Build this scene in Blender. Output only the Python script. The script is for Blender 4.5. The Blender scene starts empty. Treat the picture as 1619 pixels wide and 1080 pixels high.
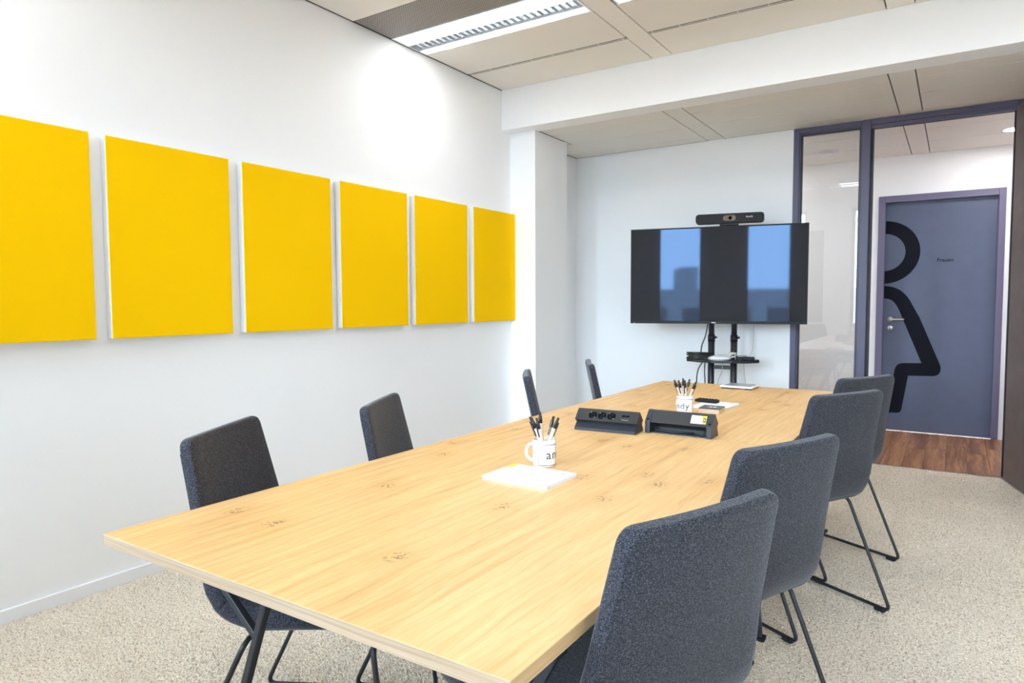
import bpy, bmesh, math, random
import numpy as np
from mathutils import Vector, Matrix

random.seed(7)
rng = np.random.default_rng(7)
SC = bpy.context.scene
COL = SC.collection
PI = math.pi

# ------------------------------------------------------------------ camera
CAM_LOC = Vector((3.2128, 0.0, 1.3023))
YAW, PITCH, ROLL, FPX = 0.580274, -0.058018, -0.0042, 1070.456
fw = Vector((-math.sin(YAW) * math.cos(PITCH), math.cos(YAW) * math.cos(PITCH), math.sin(PITCH)))
rt = fw.cross(Vector((0, 0, 1))).normalized()
up = rt.cross(fw)
r2 = math.cos(ROLL) * rt + math.sin(ROLL) * up
u2 = -math.sin(ROLL) * rt + math.cos(ROLL) * up
cam = bpy.data.cameras.new('camera')
cam_ob = bpy.data.objects.new('camera', cam)
COL.objects.link(cam_ob)
cam_ob.matrix_world = Matrix(((r2.x, u2.x, -fw.x, CAM_LOC.x), (r2.y, u2.y, -fw.y, CAM_LOC.y),
                              (r2.z, u2.z, -fw.z, CAM_LOC.z), (0, 0, 0, 1)))
cam.sensor_width = 36.0
cam.lens = 36.0 * FPX / 1619.0
cam.clip_start = 0.05
SC.camera = cam_ob

# ------------------------------------------------------------------ world, exposure, light levels
SKY_STRENGTH = 19.0
LAMP_STRENGTH = 7.5
DOWNLIGHT_STRENGTH = 135.0
SC.view_settings.view_transform = 'Standard'
SC.view_settings.look = 'None'
SC.view_settings.gamma = 1.0
SC.view_settings.use_curve_mapping = False
SC.view_settings.exposure = 1.14
SC.cycles.max_bounces = 8
SC.cycles.diffuse_bounces = 6
SC.cycles.glossy_bounces = 3
SC.cycles.transmission_bounces = 4
SC.cycles.transparent_max_bounces = 8
SC.cycles.caustics_reflective = False
SC.cycles.caustics_refractive = False

world = bpy.data.worlds.new('overcast_sky')
SC.world = world
world.use_nodes = True
wn = world.node_tree
# overcast sky above the horizon, grey town below it
_tc = wn.nodes.new('ShaderNodeTexCoord')
_sx = wn.nodes.new('ShaderNodeSeparateXYZ')
_cr = wn.nodes.new('ShaderNodeValToRGB')
_mr = wn.nodes.new('ShaderNodeMapRange')
_mr.inputs['From Min'].default_value = -0.5
_mr.inputs['From Max'].default_value = 0.5
wn.links.new(_tc.outputs['Generated'], _sx.inputs[0])
wn.links.new(_sx.outputs['Z'], _mr.inputs['Value'])
wn.links.new(_mr.outputs['Result'], _cr.inputs['Fac'])
_e = _cr.color_ramp.elements
_e[0].position = 0.50; _e[0].color = (0.22, 0.24, 0.26, 1)
_e[1].position = 0.515; _e[1].color = (0.62, 0.80, 1.0, 1)
wn.links.new(_cr.outputs['Color'], wn.nodes['Background'].inputs['Color'])
wn.nodes['Background'].inputs['Strength'].default_value = SKY_STRENGTH


def window_portal(x0, x1, y, z0, z1):
    l = bpy.data.lights.new('window_portal', 'AREA')
    l.shape = 'RECTANGLE'
    l.size, l.size_y = x1 - x0, z1 - z0
    l.cycles.is_portal = True
    o = bpy.data.objects.new('window_portal', l)
    COL.objects.link(o)
    o.location = ((x0 + x1) / 2, y, (z0 + z1) / 2)
    o.rotation_euler = (PI / 2, 0, 0)       # -Z of the lamp points to +Y
    return o


REAR_Y = -1.2
RIGHT_X = 4.3
WINDOWS = [(0.08, 0.88), (1.62, 2.42), (3.16, 3.98)]
WIN_Z0, WIN_Z1 = 0.85, 2.95
for wx0, wx1 in WINDOWS:
    o = window_portal(wx0, wx1, REAR_Y - 0.32, WIN_Z0, WIN_Z1)
    o.rotation_euler = (-PI / 2 + PI, 0, 0)


# ------------------------------------------------------------------ materials
def srgb(r, g, b):
    f = lambda c: c / 12.92 if c <= 0.04045 else ((c + 0.055) / 1.055) ** 2.4
    return (f(r / 255), f(g / 255), f(b / 255), 1)


MATS = {}


def new_mat(name):
    m = bpy.data.materials.new(name)
    m.use_nodes = True
    MATS[name] = m
    return m, m.node_tree.nodes, m.node_tree.links, m.node_tree.nodes['Principled BSDF']


def plain(name, col, rough=0.5, metal=0.0, bump=None, spec=0.5, coat=0.0, tint=None, vary=0.0):
    m, N, L, B = new_mat(name)
    B.inputs['Base Color'].default_value = col
    B.inputs['Roughness'].default_value = rough
    B.inputs['Metallic'].default_value = metal
    B.inputs['Specular IOR Level'].default_value = spec
    B.inputs['Coat Weight'].default_value = coat
    if tint:
        B.inputs['Specular Tint'].default_value = tint
    tc = N.new('ShaderNodeTexCoord')
    if bump:
        n = N.new('ShaderNodeTexNoise')
        n.inputs['Scale'].default_value = bump[0]
        n.inputs['Detail'].default_value = 3
        L.new(tc.outputs['Object'], n.inputs['Vector'])
        b = N.new('ShaderNodeBump')
        b.inputs['Strength'].default_value = bump[1]
        b.inputs['Distance'].default_value = bump[2] if len(bump) > 2 else 0.002
        L.new(n.outputs['Fac'], b.inputs['Height'])
        L.new(b.outputs['Normal'], B.inputs['Normal'])
    if vary:
        n2 = N.new('ShaderNodeTexNoise')
        n2.inputs['Scale'].default_value = 9
        n2.inputs['Detail'].default_value = 4
        L.new(tc.outputs['Object'], n2.inputs['Vector'])
        hv = N.new('ShaderNodeHueSaturation')
        mr = N.new('ShaderNodeMapRange')
        mr.inputs['To Min'].default_value = 1 - vary
        mr.inputs['To Max'].default_value = 1 + vary
        L.new(n2.outputs['Fac'], mr.inputs['Value'])
        L.new(mr.outputs['Result'], hv.inputs['Value'])
        hv.inputs['Color'].default_value = col
        L.new(hv.outputs['Color'], B.inputs['Base Color'])
    return m


plain('wall_white', (0.915, 0.92, 0.925, 1), 0.75, bump=(160, 0.10, 0.001))
plain('trim_white', (0.88, 0.89, 0.91, 1), 0.5)
plain('ceiling_tile', (0.82, 0.775, 0.71, 1), 0.6, bump=(500, 0.05, 0.0005))
plain('ceiling_shadow', (0.06, 0.055, 0.05, 1), 0.8)
plain('slot_black', (0.03, 0.028, 0.026, 1), 0.6)
plain('lamp_white', (0.85, 0.86, 0.88, 1), 0.35)
plain('louvre_metal', (0.80, 0.85, 0.93, 1), 0.35)
plain('panel_white', (0.82, 0.83, 0.86, 1), 0.7)
plain('black_metal', (0.018, 0.020, 0.024, 1), 0.38)
plain('leg_metal', (0.022, 0.026, 0.034, 1), 0.42)
plain('rubber', (0.012, 0.012, 0.013, 1), 0.7)
plain('frame_violet', srgb(84, 80, 104), 0.42)
plain('frame_gasket', (0.008, 0.008, 0.012, 1), 0.5)
plain('wc_frame', srgb(104, 100, 126), 0.5)
plain('wc_leaf', srgb(82, 90, 114), 0.5, vary=0.10)
plain('wc_print', (0.004, 0.005, 0.011, 1), 0.75, spec=0.2)
plain('steel', (0.62, 0.60, 0.57, 1), 0.28, metal=1.0)
plain('black_plastic', (0.010, 0.010, 0.012, 1), 0.5, spec=0.3)
plain('power_black', (0.034, 0.032, 0.032, 1), 0.48, spec=0.35)
plain('power_side', (0.030, 0.033, 0.042, 1), 0.4)
plain('socket_dark', (0.0012, 0.0015, 0.003, 1), 0.5, spec=0.12)
plain('white_plastic', (0.82, 0.83, 0.85, 1), 0.35)
plain('grey_screen', (0.42, 0.44, 0.46, 1), 0.15)
plain('ceramic', (0.86, 0.86, 0.86, 1), 0.12, coat=0.3)
plain('mug_print', (0.02, 0.02, 0.025, 1), 0.4)
plain('paper', (0.88, 0.88, 0.90, 1), 0.8)
plain('yellow_print', (0.90, 0.66, 0.02, 1), 0.6)
plain('grey_print', (0.30, 0.31, 0.33, 1), 0.6)
plain('kraft', (0.62, 0.47, 0.33, 1), 0.75, vary=0.08)
plain('pen_kraft', (0.66, 0.52, 0.39, 1), 0.7)
plain('pen_black', (0.015, 0.015, 0.018, 1), 0.35)
plain('dark_card', (0.11, 0.12, 0.13, 1), 0.6)
plain('silver_text', (0.75, 0.76, 0.78, 1), 0.4)
plain('lens_brown', (0.16, 0.10, 0.06, 1), 0.12)
plain('mesh_black', (0.016, 0.016, 0.020, 1), 0.75, bump=(900, 0.4, 0.001))
plain('sill_stone', (0.62, 0.62, 0.62, 1), 0.4)
plain('window_frame_grey', (0.35, 0.36, 0.38, 1), 0.45)
plain('facade', (0.42, 0.42, 0.42, 1), 0.8)
plain('facade_dark', (0.10, 0.11, 0.13, 1), 0.3)
plain('cable_black', (0.014, 0.014, 0.015, 1), 0.5)
plain('cable_grey', (0.35, 0.35, 0.36, 1), 0.5)
plain('cable_white', (0.75, 0.74, 0.70, 1), 0.5)
plain('ring_white', (0.80, 0.80, 0.82, 1), 0.4)

# yellow fabric
m, N, L, B = new_mat('yellow_fabric')
tc = N.new('ShaderNodeTexCoord')
n1 = N.new('ShaderNodeTexNoise'); n1.inputs['Scale'].default_value = 260; n1.inputs['Detail'].default_value = 5
n2 = N.new('ShaderNodeTexNoise'); n2.inputs['Scale'].default_value = 14; n2.inputs['Detail'].default_value = 4
L.new(tc.outputs['Object'], n1.inputs['Vector']); L.new(tc.outputs['Object'], n2.inputs['Vector'])
ad = N.new('ShaderNodeMath'); ad.operation = 'ADD'
L.new(n1.outputs['Fac'], ad.inputs[0]); L.new(n2.outputs['Fac'], ad.inputs[1])
cr = N.new('ShaderNodeValToRGB')
cr.color_ramp.elements[0].position = 0.30; cr.color_ramp.elements[0].color = (1.0, 0.565, 0.0, 1)
cr.color_ramp.elements[1].position = 0.70; cr.color_ramp.elements[1].color = (1.0, 0.615, 0.0, 1)
L.new(n1.outputs['Fac'], cr.inputs['Fac'])
L.new(cr.outputs['Color'], B.inputs['Base Color'])
B.inputs['Roughness'].default_value = 0.9; B.inputs['Specular IOR Level'].default_value = 0.1
bp = N.new('ShaderNodeBump'); bp.inputs['Strength'].default_value = 0.15; bp.inputs['Distance'].default_value = 0.001
L.new(n1.outputs['Fac'], bp.inputs['Height']); L.new(bp.outputs['Normal'], B.inputs['Normal'])

# chair fabric, heathered weave
m, N, L, B = new_mat('grey_fabric')
tc = N.new('ShaderNodeTexCoord')
mp = N.new('ShaderNodeMapping'); mp.inputs['Scale'].default_value = (500, 150, 760)
L.new(tc.outputs['Object'], mp.inputs['Vector'])
n1 = N.new('ShaderNodeTexNoise'); n1.inputs['Scale'].default_value = 1; n1.inputs['Detail'].default_value = 3
n1.inputs['Roughness'].default_value = 0.6
L.new(mp.outputs['Vector'], n1.inputs['Vector'])
n2 = N.new('ShaderNodeTexNoise'); n2.inputs['Scale'].default_value = 430; n2.inputs['Detail'].default_value = 2
L.new(tc.outputs['Object'], n2.inputs['Vector'])
mx = N.new('ShaderNodeMath'); mx.operation = 'ADD'
L.new(n1.outputs['Fac'], mx.inputs[0]); L.new(n2.outputs['Fac'], mx.inputs[1])
hf = N.new('ShaderNodeMath'); hf.operation = 'MULTIPLY'; hf.inputs[1].default_value = 0.5
L.new(mx.outputs[0], hf.inputs[0])
cr = N.new('ShaderNodeValToRGB')
e = cr.color_ramp.elements
e[0].position = 0.40; e[0].color = (0.009, 0.010, 0.016, 1)
e[1].position = 0.64; e[1].color = (0.125, 0.124, 0.140, 1)
e2 = e.new(0.5); e2.color = (0.029, 0.030, 0.039, 1)
L.new(hf.outputs[0], cr.inputs['Fac']); L.new(cr.outputs['Color'], B.inputs['Base Color'])
B.inputs['Roughness'].default_value = 0.9; B.inputs['Specular IOR Level'].default_value = 0.2
B.inputs['Sheen Weight'].default_value = 0.25; B.inputs['Sheen Roughness'].default_value = 0.4
bp = N.new('ShaderNodeBump'); bp.inputs['Strength'].default_value = 0.5; bp.inputs['Distance'].default_value = 0.002
L.new(hf.outputs[0], bp.inputs['Height']); L.new(bp.outputs['Normal'], B.inputs['Normal'])

# carpet
m, N, L, B = new_mat('carpet')
tc = N.new('ShaderNodeTexCoord')
n1 = N.new('ShaderNodeTexNoise'); n1.inputs['Scale'].default_value = 95; n1.inputs['Detail'].default_value = 3
n2 = N.new('ShaderNodeTexNoise'); n2.inputs['Scale'].default_value = 2.2; n2.inputs['Detail'].default_value = 3
vo = N.new('ShaderNodeTexVoronoi'); vo.inputs['Scale'].default_value = 130
for q in (n1, n2, vo):
    L.new(tc.outputs['Object'], q.inputs['Vector'])
cr = N.new('ShaderNodeValToRGB')
e = cr.color_ramp.elements
e[0].position = 0.30; e[0].color = (0.52, 0.42, 0.31, 1)
e[1].position = 0.70; e[1].color = (0.93, 0.84, 0.71, 1)
e2 = e.new(0.48); e2.color = (0.84, 0.745, 0.615, 1)
mxm = N.new('ShaderNodeMix'); mxm.data_type = 'RGBA'; mxm.blend_type = 'MULTIPLY'
mr = N.new('ShaderNodeMapRange'); mr.inputs['To Min'].default_value = 0.90; mr.inputs['To Max'].default_value = 1.08
L.new(n2.outputs['Fac'], mr.inputs['Value'])
L.new(n1.outputs['Fac'], cr.inputs['Fac'])
mxm.inputs[0].default_value = 1.0
L.new(cr.outputs['Color'], mxm.inputs[6]); L.new(mr.outputs['Result'], mxm.inputs[7])
L.new(mxm.outputs[2], B.inputs['Base Color'])
B.inputs['Roughness'].default_value = 0.95; B.inputs['Specular IOR Level'].default_value = 0.1
bp = N.new('ShaderNodeBump'); bp.inputs['Strength'].default_value = 0.6; bp.inputs['Distance'].default_value = 0.006
L.new(vo.outputs['Distance'], bp.inputs['Height']); L.new(bp.outputs['Normal'], B.inputs['Normal'])


def wood(name, dark, mid, light, grain_axis='Y', board=0.17, fine=1.0, knots=True, rough=0.42, knot_col=(0.17, 0.075, 0.025, 1), zs=3.0, swirl=0.055):
    """Veneer: grain along one axis, boards of slightly different tone, small dark knots."""
    m, N, L, B = new_mat(name)
    tc = N.new('ShaderNodeTexCoord')
    sx, sy = (26 * fine, 1.15 * fine) if grain_axis == 'Y' else (1.15 * fine, 26 * fine)
    sep = N.new('ShaderNodeSeparateXYZ'); L.new(tc.outputs['Object'], sep.inputs[0])
    across = sep.outputs['X'] if grain_axis == 'Y' else sep.outputs['Y']
    dv = N.new('ShaderNodeMath'); dv.operation = 'DIVIDE'; dv.inputs[1].default_value = board
    fl = N.new('ShaderNodeMath'); fl.operation = 'FLOOR'
    L.new(across, dv.inputs[0]); L.new(dv.outputs[0], fl.inputs[0])
    wh = N.new('ShaderNodeTexWhiteNoise'); wh.noise_dimensions = '1D'
    L.new(fl.outputs[0], wh.inputs['W'])
    # shift the grain of each board
    cmb = N.new('ShaderNodeCombineXYZ')
    sh = N.new('ShaderNodeMath'); sh.operation = 'MULTIPLY'; sh.inputs[1].default_value = 7.0
    L.new(wh.outputs['Value'], sh.inputs[0]); L.new(sh.outputs[0], cmb.inputs['Z'])
    av = N.new('ShaderNodeVectorMath'); av.operation = 'ADD'
    L.new(tc.outputs['Object'], av.inputs[0]); L.new(cmb.outputs[0], av.inputs[1])
    # gentle swirl
    nz = N.new('ShaderNodeTexNoise'); nz.inputs['Scale'].default_value = 2.3; nz.inputs['Detail'].default_value = 2
    L.new(av.outputs[0], nz.inputs['Vector'])
    sc = N.new('ShaderNodeVectorMath'); sc.operation = 'SCALE'; sc.inputs['Scale'].default_value = swirl
    L.new(nz.outputs['Color'], sc.inputs[0])
    av2 = N.new('ShaderNodeVectorMath'); av2.operation = 'ADD'
    L.new(av.outputs[0], av2.inputs[0]); L.new(sc.outputs[0], av2.inputs[1])
    mp = N.new('ShaderNodeMapping'); mp.inputs['Scale'].default_value = (sx, sy, zs)
    L.new(av2.outputs[0], mp.inputs['Vector'])
    g1 = N.new('ShaderNodeTexNoise'); g1.inputs['Scale'].default_value = 1; g1.inputs['Detail'].default_value = 6
    g1.inputs['Roughness'].default_value = 0.62
    L.new(mp.outputs[0], g1.inputs['Vector'])
    mp2 = N.new('ShaderNodeMapping')
    mp2.inputs['Scale'].default_value = (sx * 6, sy * 7, zs * 3) if grain_axis == 'Y' else (sx * 7, sy * 6, zs * 3)
    L.new(av2.outputs[0], mp2.inputs['Vector'])
    g2 = N.new('ShaderNodeTexNoise'); g2.inputs['Scale'].default_value = 1; g2.inputs['Detail'].default_value = 3
    L.new(mp2.outputs[0], g2.inputs['Vector'])
    a1 = N.new('ShaderNodeMath'); a1.operation = 'MULTIPLY_ADD'; a1.inputs[1].default_value = 0.42
    L.new(g2.outputs['Fac'], a1.inputs[0]); L.new(g1.outputs['Fac'], a1.inputs[2])
    a2 = N.new('ShaderNodeMath'); a2.operation = 'MULTIPLY_ADD'; a2.inputs[1].default_value = 0.10
    L.new(wh.outputs['Value'], a2.inputs[0]); L.new(a1.outputs[0], a2.inputs[2])
    cr = N.new('ShaderNodeValToRGB')
    e = cr.color_ramp.elements
    e[0].position = 0.46; e[0].color = dark
    e[1].position = 1.0; e[1].color = light
    k = e.new(0.72); k.color = mid
    L.new(a2.outputs[0], cr.inputs['Fac'])
    out = cr.outputs['Color']
    if knots:
        mpk = N.new('ShaderNodeMapping')
        mpk.inputs['Scale'].default_value = (5.2, 3.6, 1) if grain_axis == 'Y' else (3.6, 5.2, 1)
        L.new(av2.outputs[0], mpk.inputs['Vector'])
        v = N.new('ShaderNodeTexVoronoi'); v.voronoi_dimensions = '2D'; v.inputs['Scale'].default_value = 1.0
        L.new(mpk.outputs[0], v.inputs['Vector'])
        nk = N.new('ShaderNodeTexNoise'); nk.inputs['Scale'].default_value = 95; nk.inputs['Detail'].default_value = 4
        L.new(tc.outputs['Object'], nk.inputs['Vector'])
        # dark crack inside the knot
        kr = N.new('ShaderNodeMapRange')
        kr.inputs['From Min'].default_value = 0.02; kr.inputs['From Max'].default_value = 0.15
        kr.inputs['To Min'].default_value = 1.0; kr.inputs['To Max'].default_value = 0.0
        L.new(v.outputs['Distance'], kr.inputs['Value'])
        nt = N.new('ShaderNodeMapRange')
        nt.inputs['From Min'].default_value = 0.52; nt.inputs['From Max'].default_value = 0.58
        L.new(nk.outputs['Fac'], nt.inputs['Value'])
        # only some cells carry a knot
        sepc = N.new('ShaderNodeSeparateColor'); L.new(v.outputs['Color'], sepc.inputs[0])
        gt = N.new('ShaderNodeMath'); gt.operation = 'GREATER_THAN'; gt.inputs[1].default_value = 0.50
        L.new(sepc.outputs[0], gt.inputs[0])
        p1 = N.new('ShaderNodeMath'); p1.operation = 'MULTIPLY'
        p2 = N.new('ShaderNodeMath'); p2.operation = 'MULTIPLY'
        L.new(kr.outputs[0], p1.inputs[0]); L.new(nt.outputs[0], p1.inputs[1])
        L.new(p1.outputs[0], p2.inputs[0]); L.new(gt.outputs[0], p2.inputs[1])
        # reddish halo round each knot
        kh_ = N.new('ShaderNodeMapRange')
        kh_.inputs['From Min'].default_value = 0.05; kh_.inputs['From Max'].default_value = 0.42
        kh_.inputs['To Min'].default_value = 0.38; kh_.inputs['To Max'].default_value = 0.0
        L.new(v.outputs['Distance'], kh_.inputs['Value'])
        ph = N.new('ShaderNodeMath'); ph.operation = 'MULTIPLY'
        L.new(kh_.outputs[0], ph.inputs[0]); L.new(gt.outputs[0], ph.inputs[1])
        mh = N.new('ShaderNodeMix'); mh.data_type = 'RGBA'
        L.new(ph.outputs[0], mh.inputs[0]); L.new(out, mh.inputs[6]); mh.inputs[7].default_value = (0.66, 0.36, 0.13, 1)
        out = mh.outputs[2]
        mk = N.new('ShaderNodeMix'); mk.data_type = 'RGBA'
        L.new(p2.outputs[0], mk.inputs[0]); L.new(out, mk.inputs[6]); mk.inputs[7].default_value = knot_col
        out = mk.outputs[2]
    L.new(out, B.inputs['Base Color'])
    B.inputs['Roughness'].default_value = rough
    bp = N.new('ShaderNodeBump'); bp.inputs['Strength'].default_value = 0.08; bp.inputs['Distance'].default_value = 0.001
    L.new(g2.outputs['Fac'], bp.inputs['Height']); L.new(bp.outputs['Normal'], B.inputs['Normal'])
    return m


wood('oak_top', (0.60, 0.33, 0.125, 1), (0.77, 0.48, 0.20, 1), (0.86, 0.60, 0.29, 1), 'Y', board=0.155, fine=2.0)
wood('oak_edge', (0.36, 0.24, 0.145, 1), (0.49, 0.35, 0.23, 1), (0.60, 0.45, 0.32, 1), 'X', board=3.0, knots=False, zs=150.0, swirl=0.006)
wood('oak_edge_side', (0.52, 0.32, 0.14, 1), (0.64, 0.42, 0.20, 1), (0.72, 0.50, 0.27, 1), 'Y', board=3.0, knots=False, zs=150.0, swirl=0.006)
wood('walnut_floor', (0.060, 0.024, 0.010, 1), (0.24, 0.105, 0.045, 1), (0.52, 0.28, 0.135, 1), 'Y', board=3.0, fine=0.55,
     knots=False, rough=0.35)
wood('door_veneer', (0.085, 0.066, 0.064, 1), (0.115, 0.090, 0.088, 1), (0.15, 0.120, 0.117, 1), 'X', board=9.0, knots=False, rough=0.5)

# perforated grille
m, N, L, B = new_mat('perforated_grille')
tc = N.new('ShaderNodeTexCoord')
mp = N.new('ShaderNodeMapping'); mp.inputs['Scale'].default_value = (95, 95, 95)
mp.inputs['Rotation'].default_value = (0, 0, PI / 4)
L.new(tc.outputs['Object'], mp.inputs['Vector'])
fr = N.new('ShaderNodeVectorMath'); fr.operation = 'FRACTION'; L.new(mp.outputs[0], fr.inputs[0])
sb = N.new('ShaderNodeVectorMath'); sb.operation = 'SUBTRACT'; sb.inputs[1].default_value = (0.5, 0.5, 0.5)
L.new(fr.outputs[0], sb.inputs[0])
ml = N.new('ShaderNodeVectorMath'); ml.operation = 'MULTIPLY'; ml.inputs[1].default_value = (1, 1, 0)
L.new(sb.outputs[0], ml.inputs[0])
ln = N.new('ShaderNodeVectorMath'); ln.operation = 'LENGTH'; L.new(ml.outputs[0], ln.inputs[0])
lt = N.new('ShaderNodeMath'); lt.operation = 'LESS_THAN'; lt.inputs[1].default_value = 0.36
L.new(ln.outputs['Value'], lt.inputs[0])
mk = N.new('ShaderNodeMix'); mk.data_type = 'RGBA'
mk.inputs[6].default_value = (0.40, 0.36, 0.33, 1); mk.inputs[7].default_value = (0.05, 0.045, 0.04, 1)
L.new(lt.outputs[0], mk.inputs[0]); L.new(mk.outputs[2], B.inputs['Base Color'])
B.inputs['Roughness'].default_value = 0.6


def emitter(name, col, strength):
    m, N, L, B = new_mat(name)
    B.inputs['Base Color'].default_value = (0.8, 0.8, 0.8, 1)
    B.inputs['Emission Color'].default_value = col
    B.inputs['Emission Strength'].default_value = strength
    return m


emitter('lamp_diffuser', (0.95, 0.975, 1.0, 1), LAMP_STRENGTH)
emitter('lamp_end', (1.0, 0.97, 0.93, 1), 0.6)
emitter('lamp_core', (0.74, 0.86, 1.0, 1), 10.0)
emitter('downlight_disc', (1.0, 0.965, 0.98, 1), DOWNLIGHT_STRENGTH)

# clear pane: mostly see-through, reflects at an angle
m, N, L, B = new_mat('clear_glass')
for q in list(N):
    if q.type == 'BSDF_PRINCIPLED':
        N.remove(q)
tr = N.new('ShaderNodeBsdfTransparent'); tr.inputs['Color'].default_value = (0.93, 0.95, 0.95, 1)
gl = N.new('ShaderNodeBsdfGlossy'); gl.inputs['Roughness'].default_value = 0.0
fz = N.new('ShaderNodeFresnel'); fz.inputs['IOR'].default_value = 1.75
mx = N.new('ShaderNodeMixShader')
L.new(fz.outputs[0], mx.inputs[0]); L.new(tr.outputs[0], mx.inputs[1]); L.new(gl.outputs[0], mx.inputs[2])
L.new(mx.outputs[0], N['Material Output'].inputs['Surface'])

# television screen: glossy dark panel with a blue anti-glare coat
m, N, L, B = new_mat('tv_screen')
B.inputs['Base Color'].default_value = (0.032, 0.030, 0.030, 1)
B.inputs['Roughness'].default_value = 0.035
B.inputs['IOR'].default_value = 1.5
B.inputs['Specular Tint'].default_value = (0.26, 0.40, 0.64, 1)


# ------------------------------------------------------------------ mesh helpers
def link(o, parent=None):
    COL.objects.link(o)
    if parent is not None:
        o.parent = parent
    return o


def mesh_obj(name, verts, faces, mat, parent=None, smooth=False, mats=None, fmat=None):
    me = bpy.data.meshes.new(name)
    me.from_pydata([tuple(v) for v in verts], [], [tuple(f) for f in faces])
    for mm in (mats or [mat]):
        me.materials.append(MATS[mm])
    if fmat:
        me.polygons.foreach_set('material_index', fmat)
    if smooth:
        me.polygons.foreach_set('use_smooth', [True] * len(me.polygons))
    me.update()
    return link(bpy.data.objects.new(name, me), parent)


def from_bm(name, bm, mat, parent=None, smooth=False):
    me = bpy.data.meshes.new(name)
    bmesh.ops.recalc_face_normals(bm, faces=bm.faces)
    bm.to_mesh(me)
    bm.free()
    me.materials.append(MATS[mat])
    if smooth:
        me.polygons.foreach_set('use_smooth', [True] * len(me.polygons))
    return link(bpy.data.objects.new(name, me), parent)


def bm_box(bm, x0, x1, y0, y1, z0, z1, bevel=0.0, seg=1, mtx=None):
    r = bmesh.ops.create_cube(bm, size=1.0)
    vs = r['verts']
    bmesh.ops.scale(bm, vec=(abs(x1 - x0), abs(y1 - y0), abs(z1 - z0)), verts=vs)
    bmesh.ops.translate(bm, vec=((x0 + x1) / 2, (y0 + y1) / 2, (z0 + z1) / 2), verts=vs)
    if bevel:
        es = list({e for v in vs for e in v.link_edges})
        rb = bmesh.ops.bevel(bm, geom=es, offset=bevel, segments=seg, profile=0.5, affect='EDGES')
        vs = [v for v in bm.verts if v in set(rb['verts'])] or vs
    if mtx is not None:
        bmesh.ops.transform(bm, matrix=mtx, verts=list({v for v in vs}))


def box(name, x0, x1, y0, y1, z0, z1, mat, parent=None, bevel=0.0, seg=1, mtx=None):
    bm = bmesh.new()
    bm_box(bm, x0, x1, y0, y1, z0, z1, bevel, seg)
    if mtx is not None:
        bmesh.ops.transform(bm, matrix=mtx, verts=bm.verts)
    return from_bm(name, bm, mat, parent)


def fillet(path, r, n=6):
    """Round the inner corners of a polyline."""
    P = [Vector(p) for p in path]
    out = [P[0]]
    for i in range(1, len(P) - 1):
        a, b, c = P[i - 1], P[i], P[i + 1]
        d1, d2 = (a - b), (c - b)
        k = min(r, d1.length * 0.48, d2.length * 0.48)
        p0, p2 = b + d1.normalized() * k, b + d2.normalized() * k
        for j in range(n + 1):
            t = j / n
            out.append((1 - t) ** 2 * p0 + 2 * t * (1 - t) * b + t * t * p2)
    out.append(P[-1])
    return out


def tube_data(path, r, segs=8, closed=False, radii=None):
    P = [Vector(p) for p in path]
    n = len(P)
    T = []
    for i in range(n):
        if closed:
            t = P[(i + 1) % n] - P[i - 1]
        else:
            t = P[min(i + 1, n - 1)] - P[max(i - 1, 0)]
        T.append(t.normalized())
    ref = Vector((0, 0, 1)) if abs(T[0].z) < 0.9 else Vector((1, 0, 0))
    nrm = (ref - T[0] * ref.dot(T[0])).normalized()
    V, F = [], []
    for i in range(n):
        nrm = (nrm - T[i] * nrm.dot(T[i])).normalized()
        bn = T[i].cross(nrm)
        rr = radii[i] if radii else r
        for k in range(segs):
            a = 2 * PI * k / segs
            V.append(P[i] + (nrm * math.cos(a) + bn * math.sin(a)) * rr)
    m = n if closed else n - 1
    for i in range(m):
        for k in range(segs):
            a, b = i * segs + k, i * segs + (k + 1) % segs
            c, d = ((i + 1) % n) * segs + (k + 1) % segs, ((i + 1) % n) * segs + k
            F.append((a, b, c, d))
    if not closed:
        F.append(tuple(reversed(range(segs))))
        F.append(tuple(range((n - 1) * segs, n * segs)))
    return V, F


def tube(name, path, r, mat, parent=None, segs=8, closed=False, radii=None):
    V, F = tube_data(path, r, segs, closed, radii)
    return mesh_obj(name, V, F, mat, parent, smooth=True)


def lathe(name, prof, mat, parent=None, segs=32, loc=(0, 0, 0), smooth=True, arc=None):
    """Turn (radius, z) points about Z."""
    V, F = [], []
    n = len(prof)
    for (r, z) in prof:
        for k in range(segs):
            a = 2 * PI * k / segs
            V.append((loc[0] + r * math.cos(a), loc[1] + r * math.sin(a), loc[2] + z))
    for i in range(n - 1):
        for k in range(segs):
            F.append((i * segs + k, i * segs + (k + 1) % segs, (i + 1) * segs + (k + 1) % segs, (i + 1) * segs + k))
    if prof[0][0] > 1e-6 and prof[-1][0] > 1e-6:      # a ring: close the profile on itself
        i = n - 1
        for k in range(segs):
            F.append((i * segs + k, i * segs + (k + 1) % segs, (k + 1) % segs, k))
    o = mesh_obj(name, V, F, mat, parent)
    me = o.data
    if smooth:
        me.polygons.foreach_set('use_smooth', [len(p.vertices) == 4 for p in me.polygons])
    return o


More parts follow.
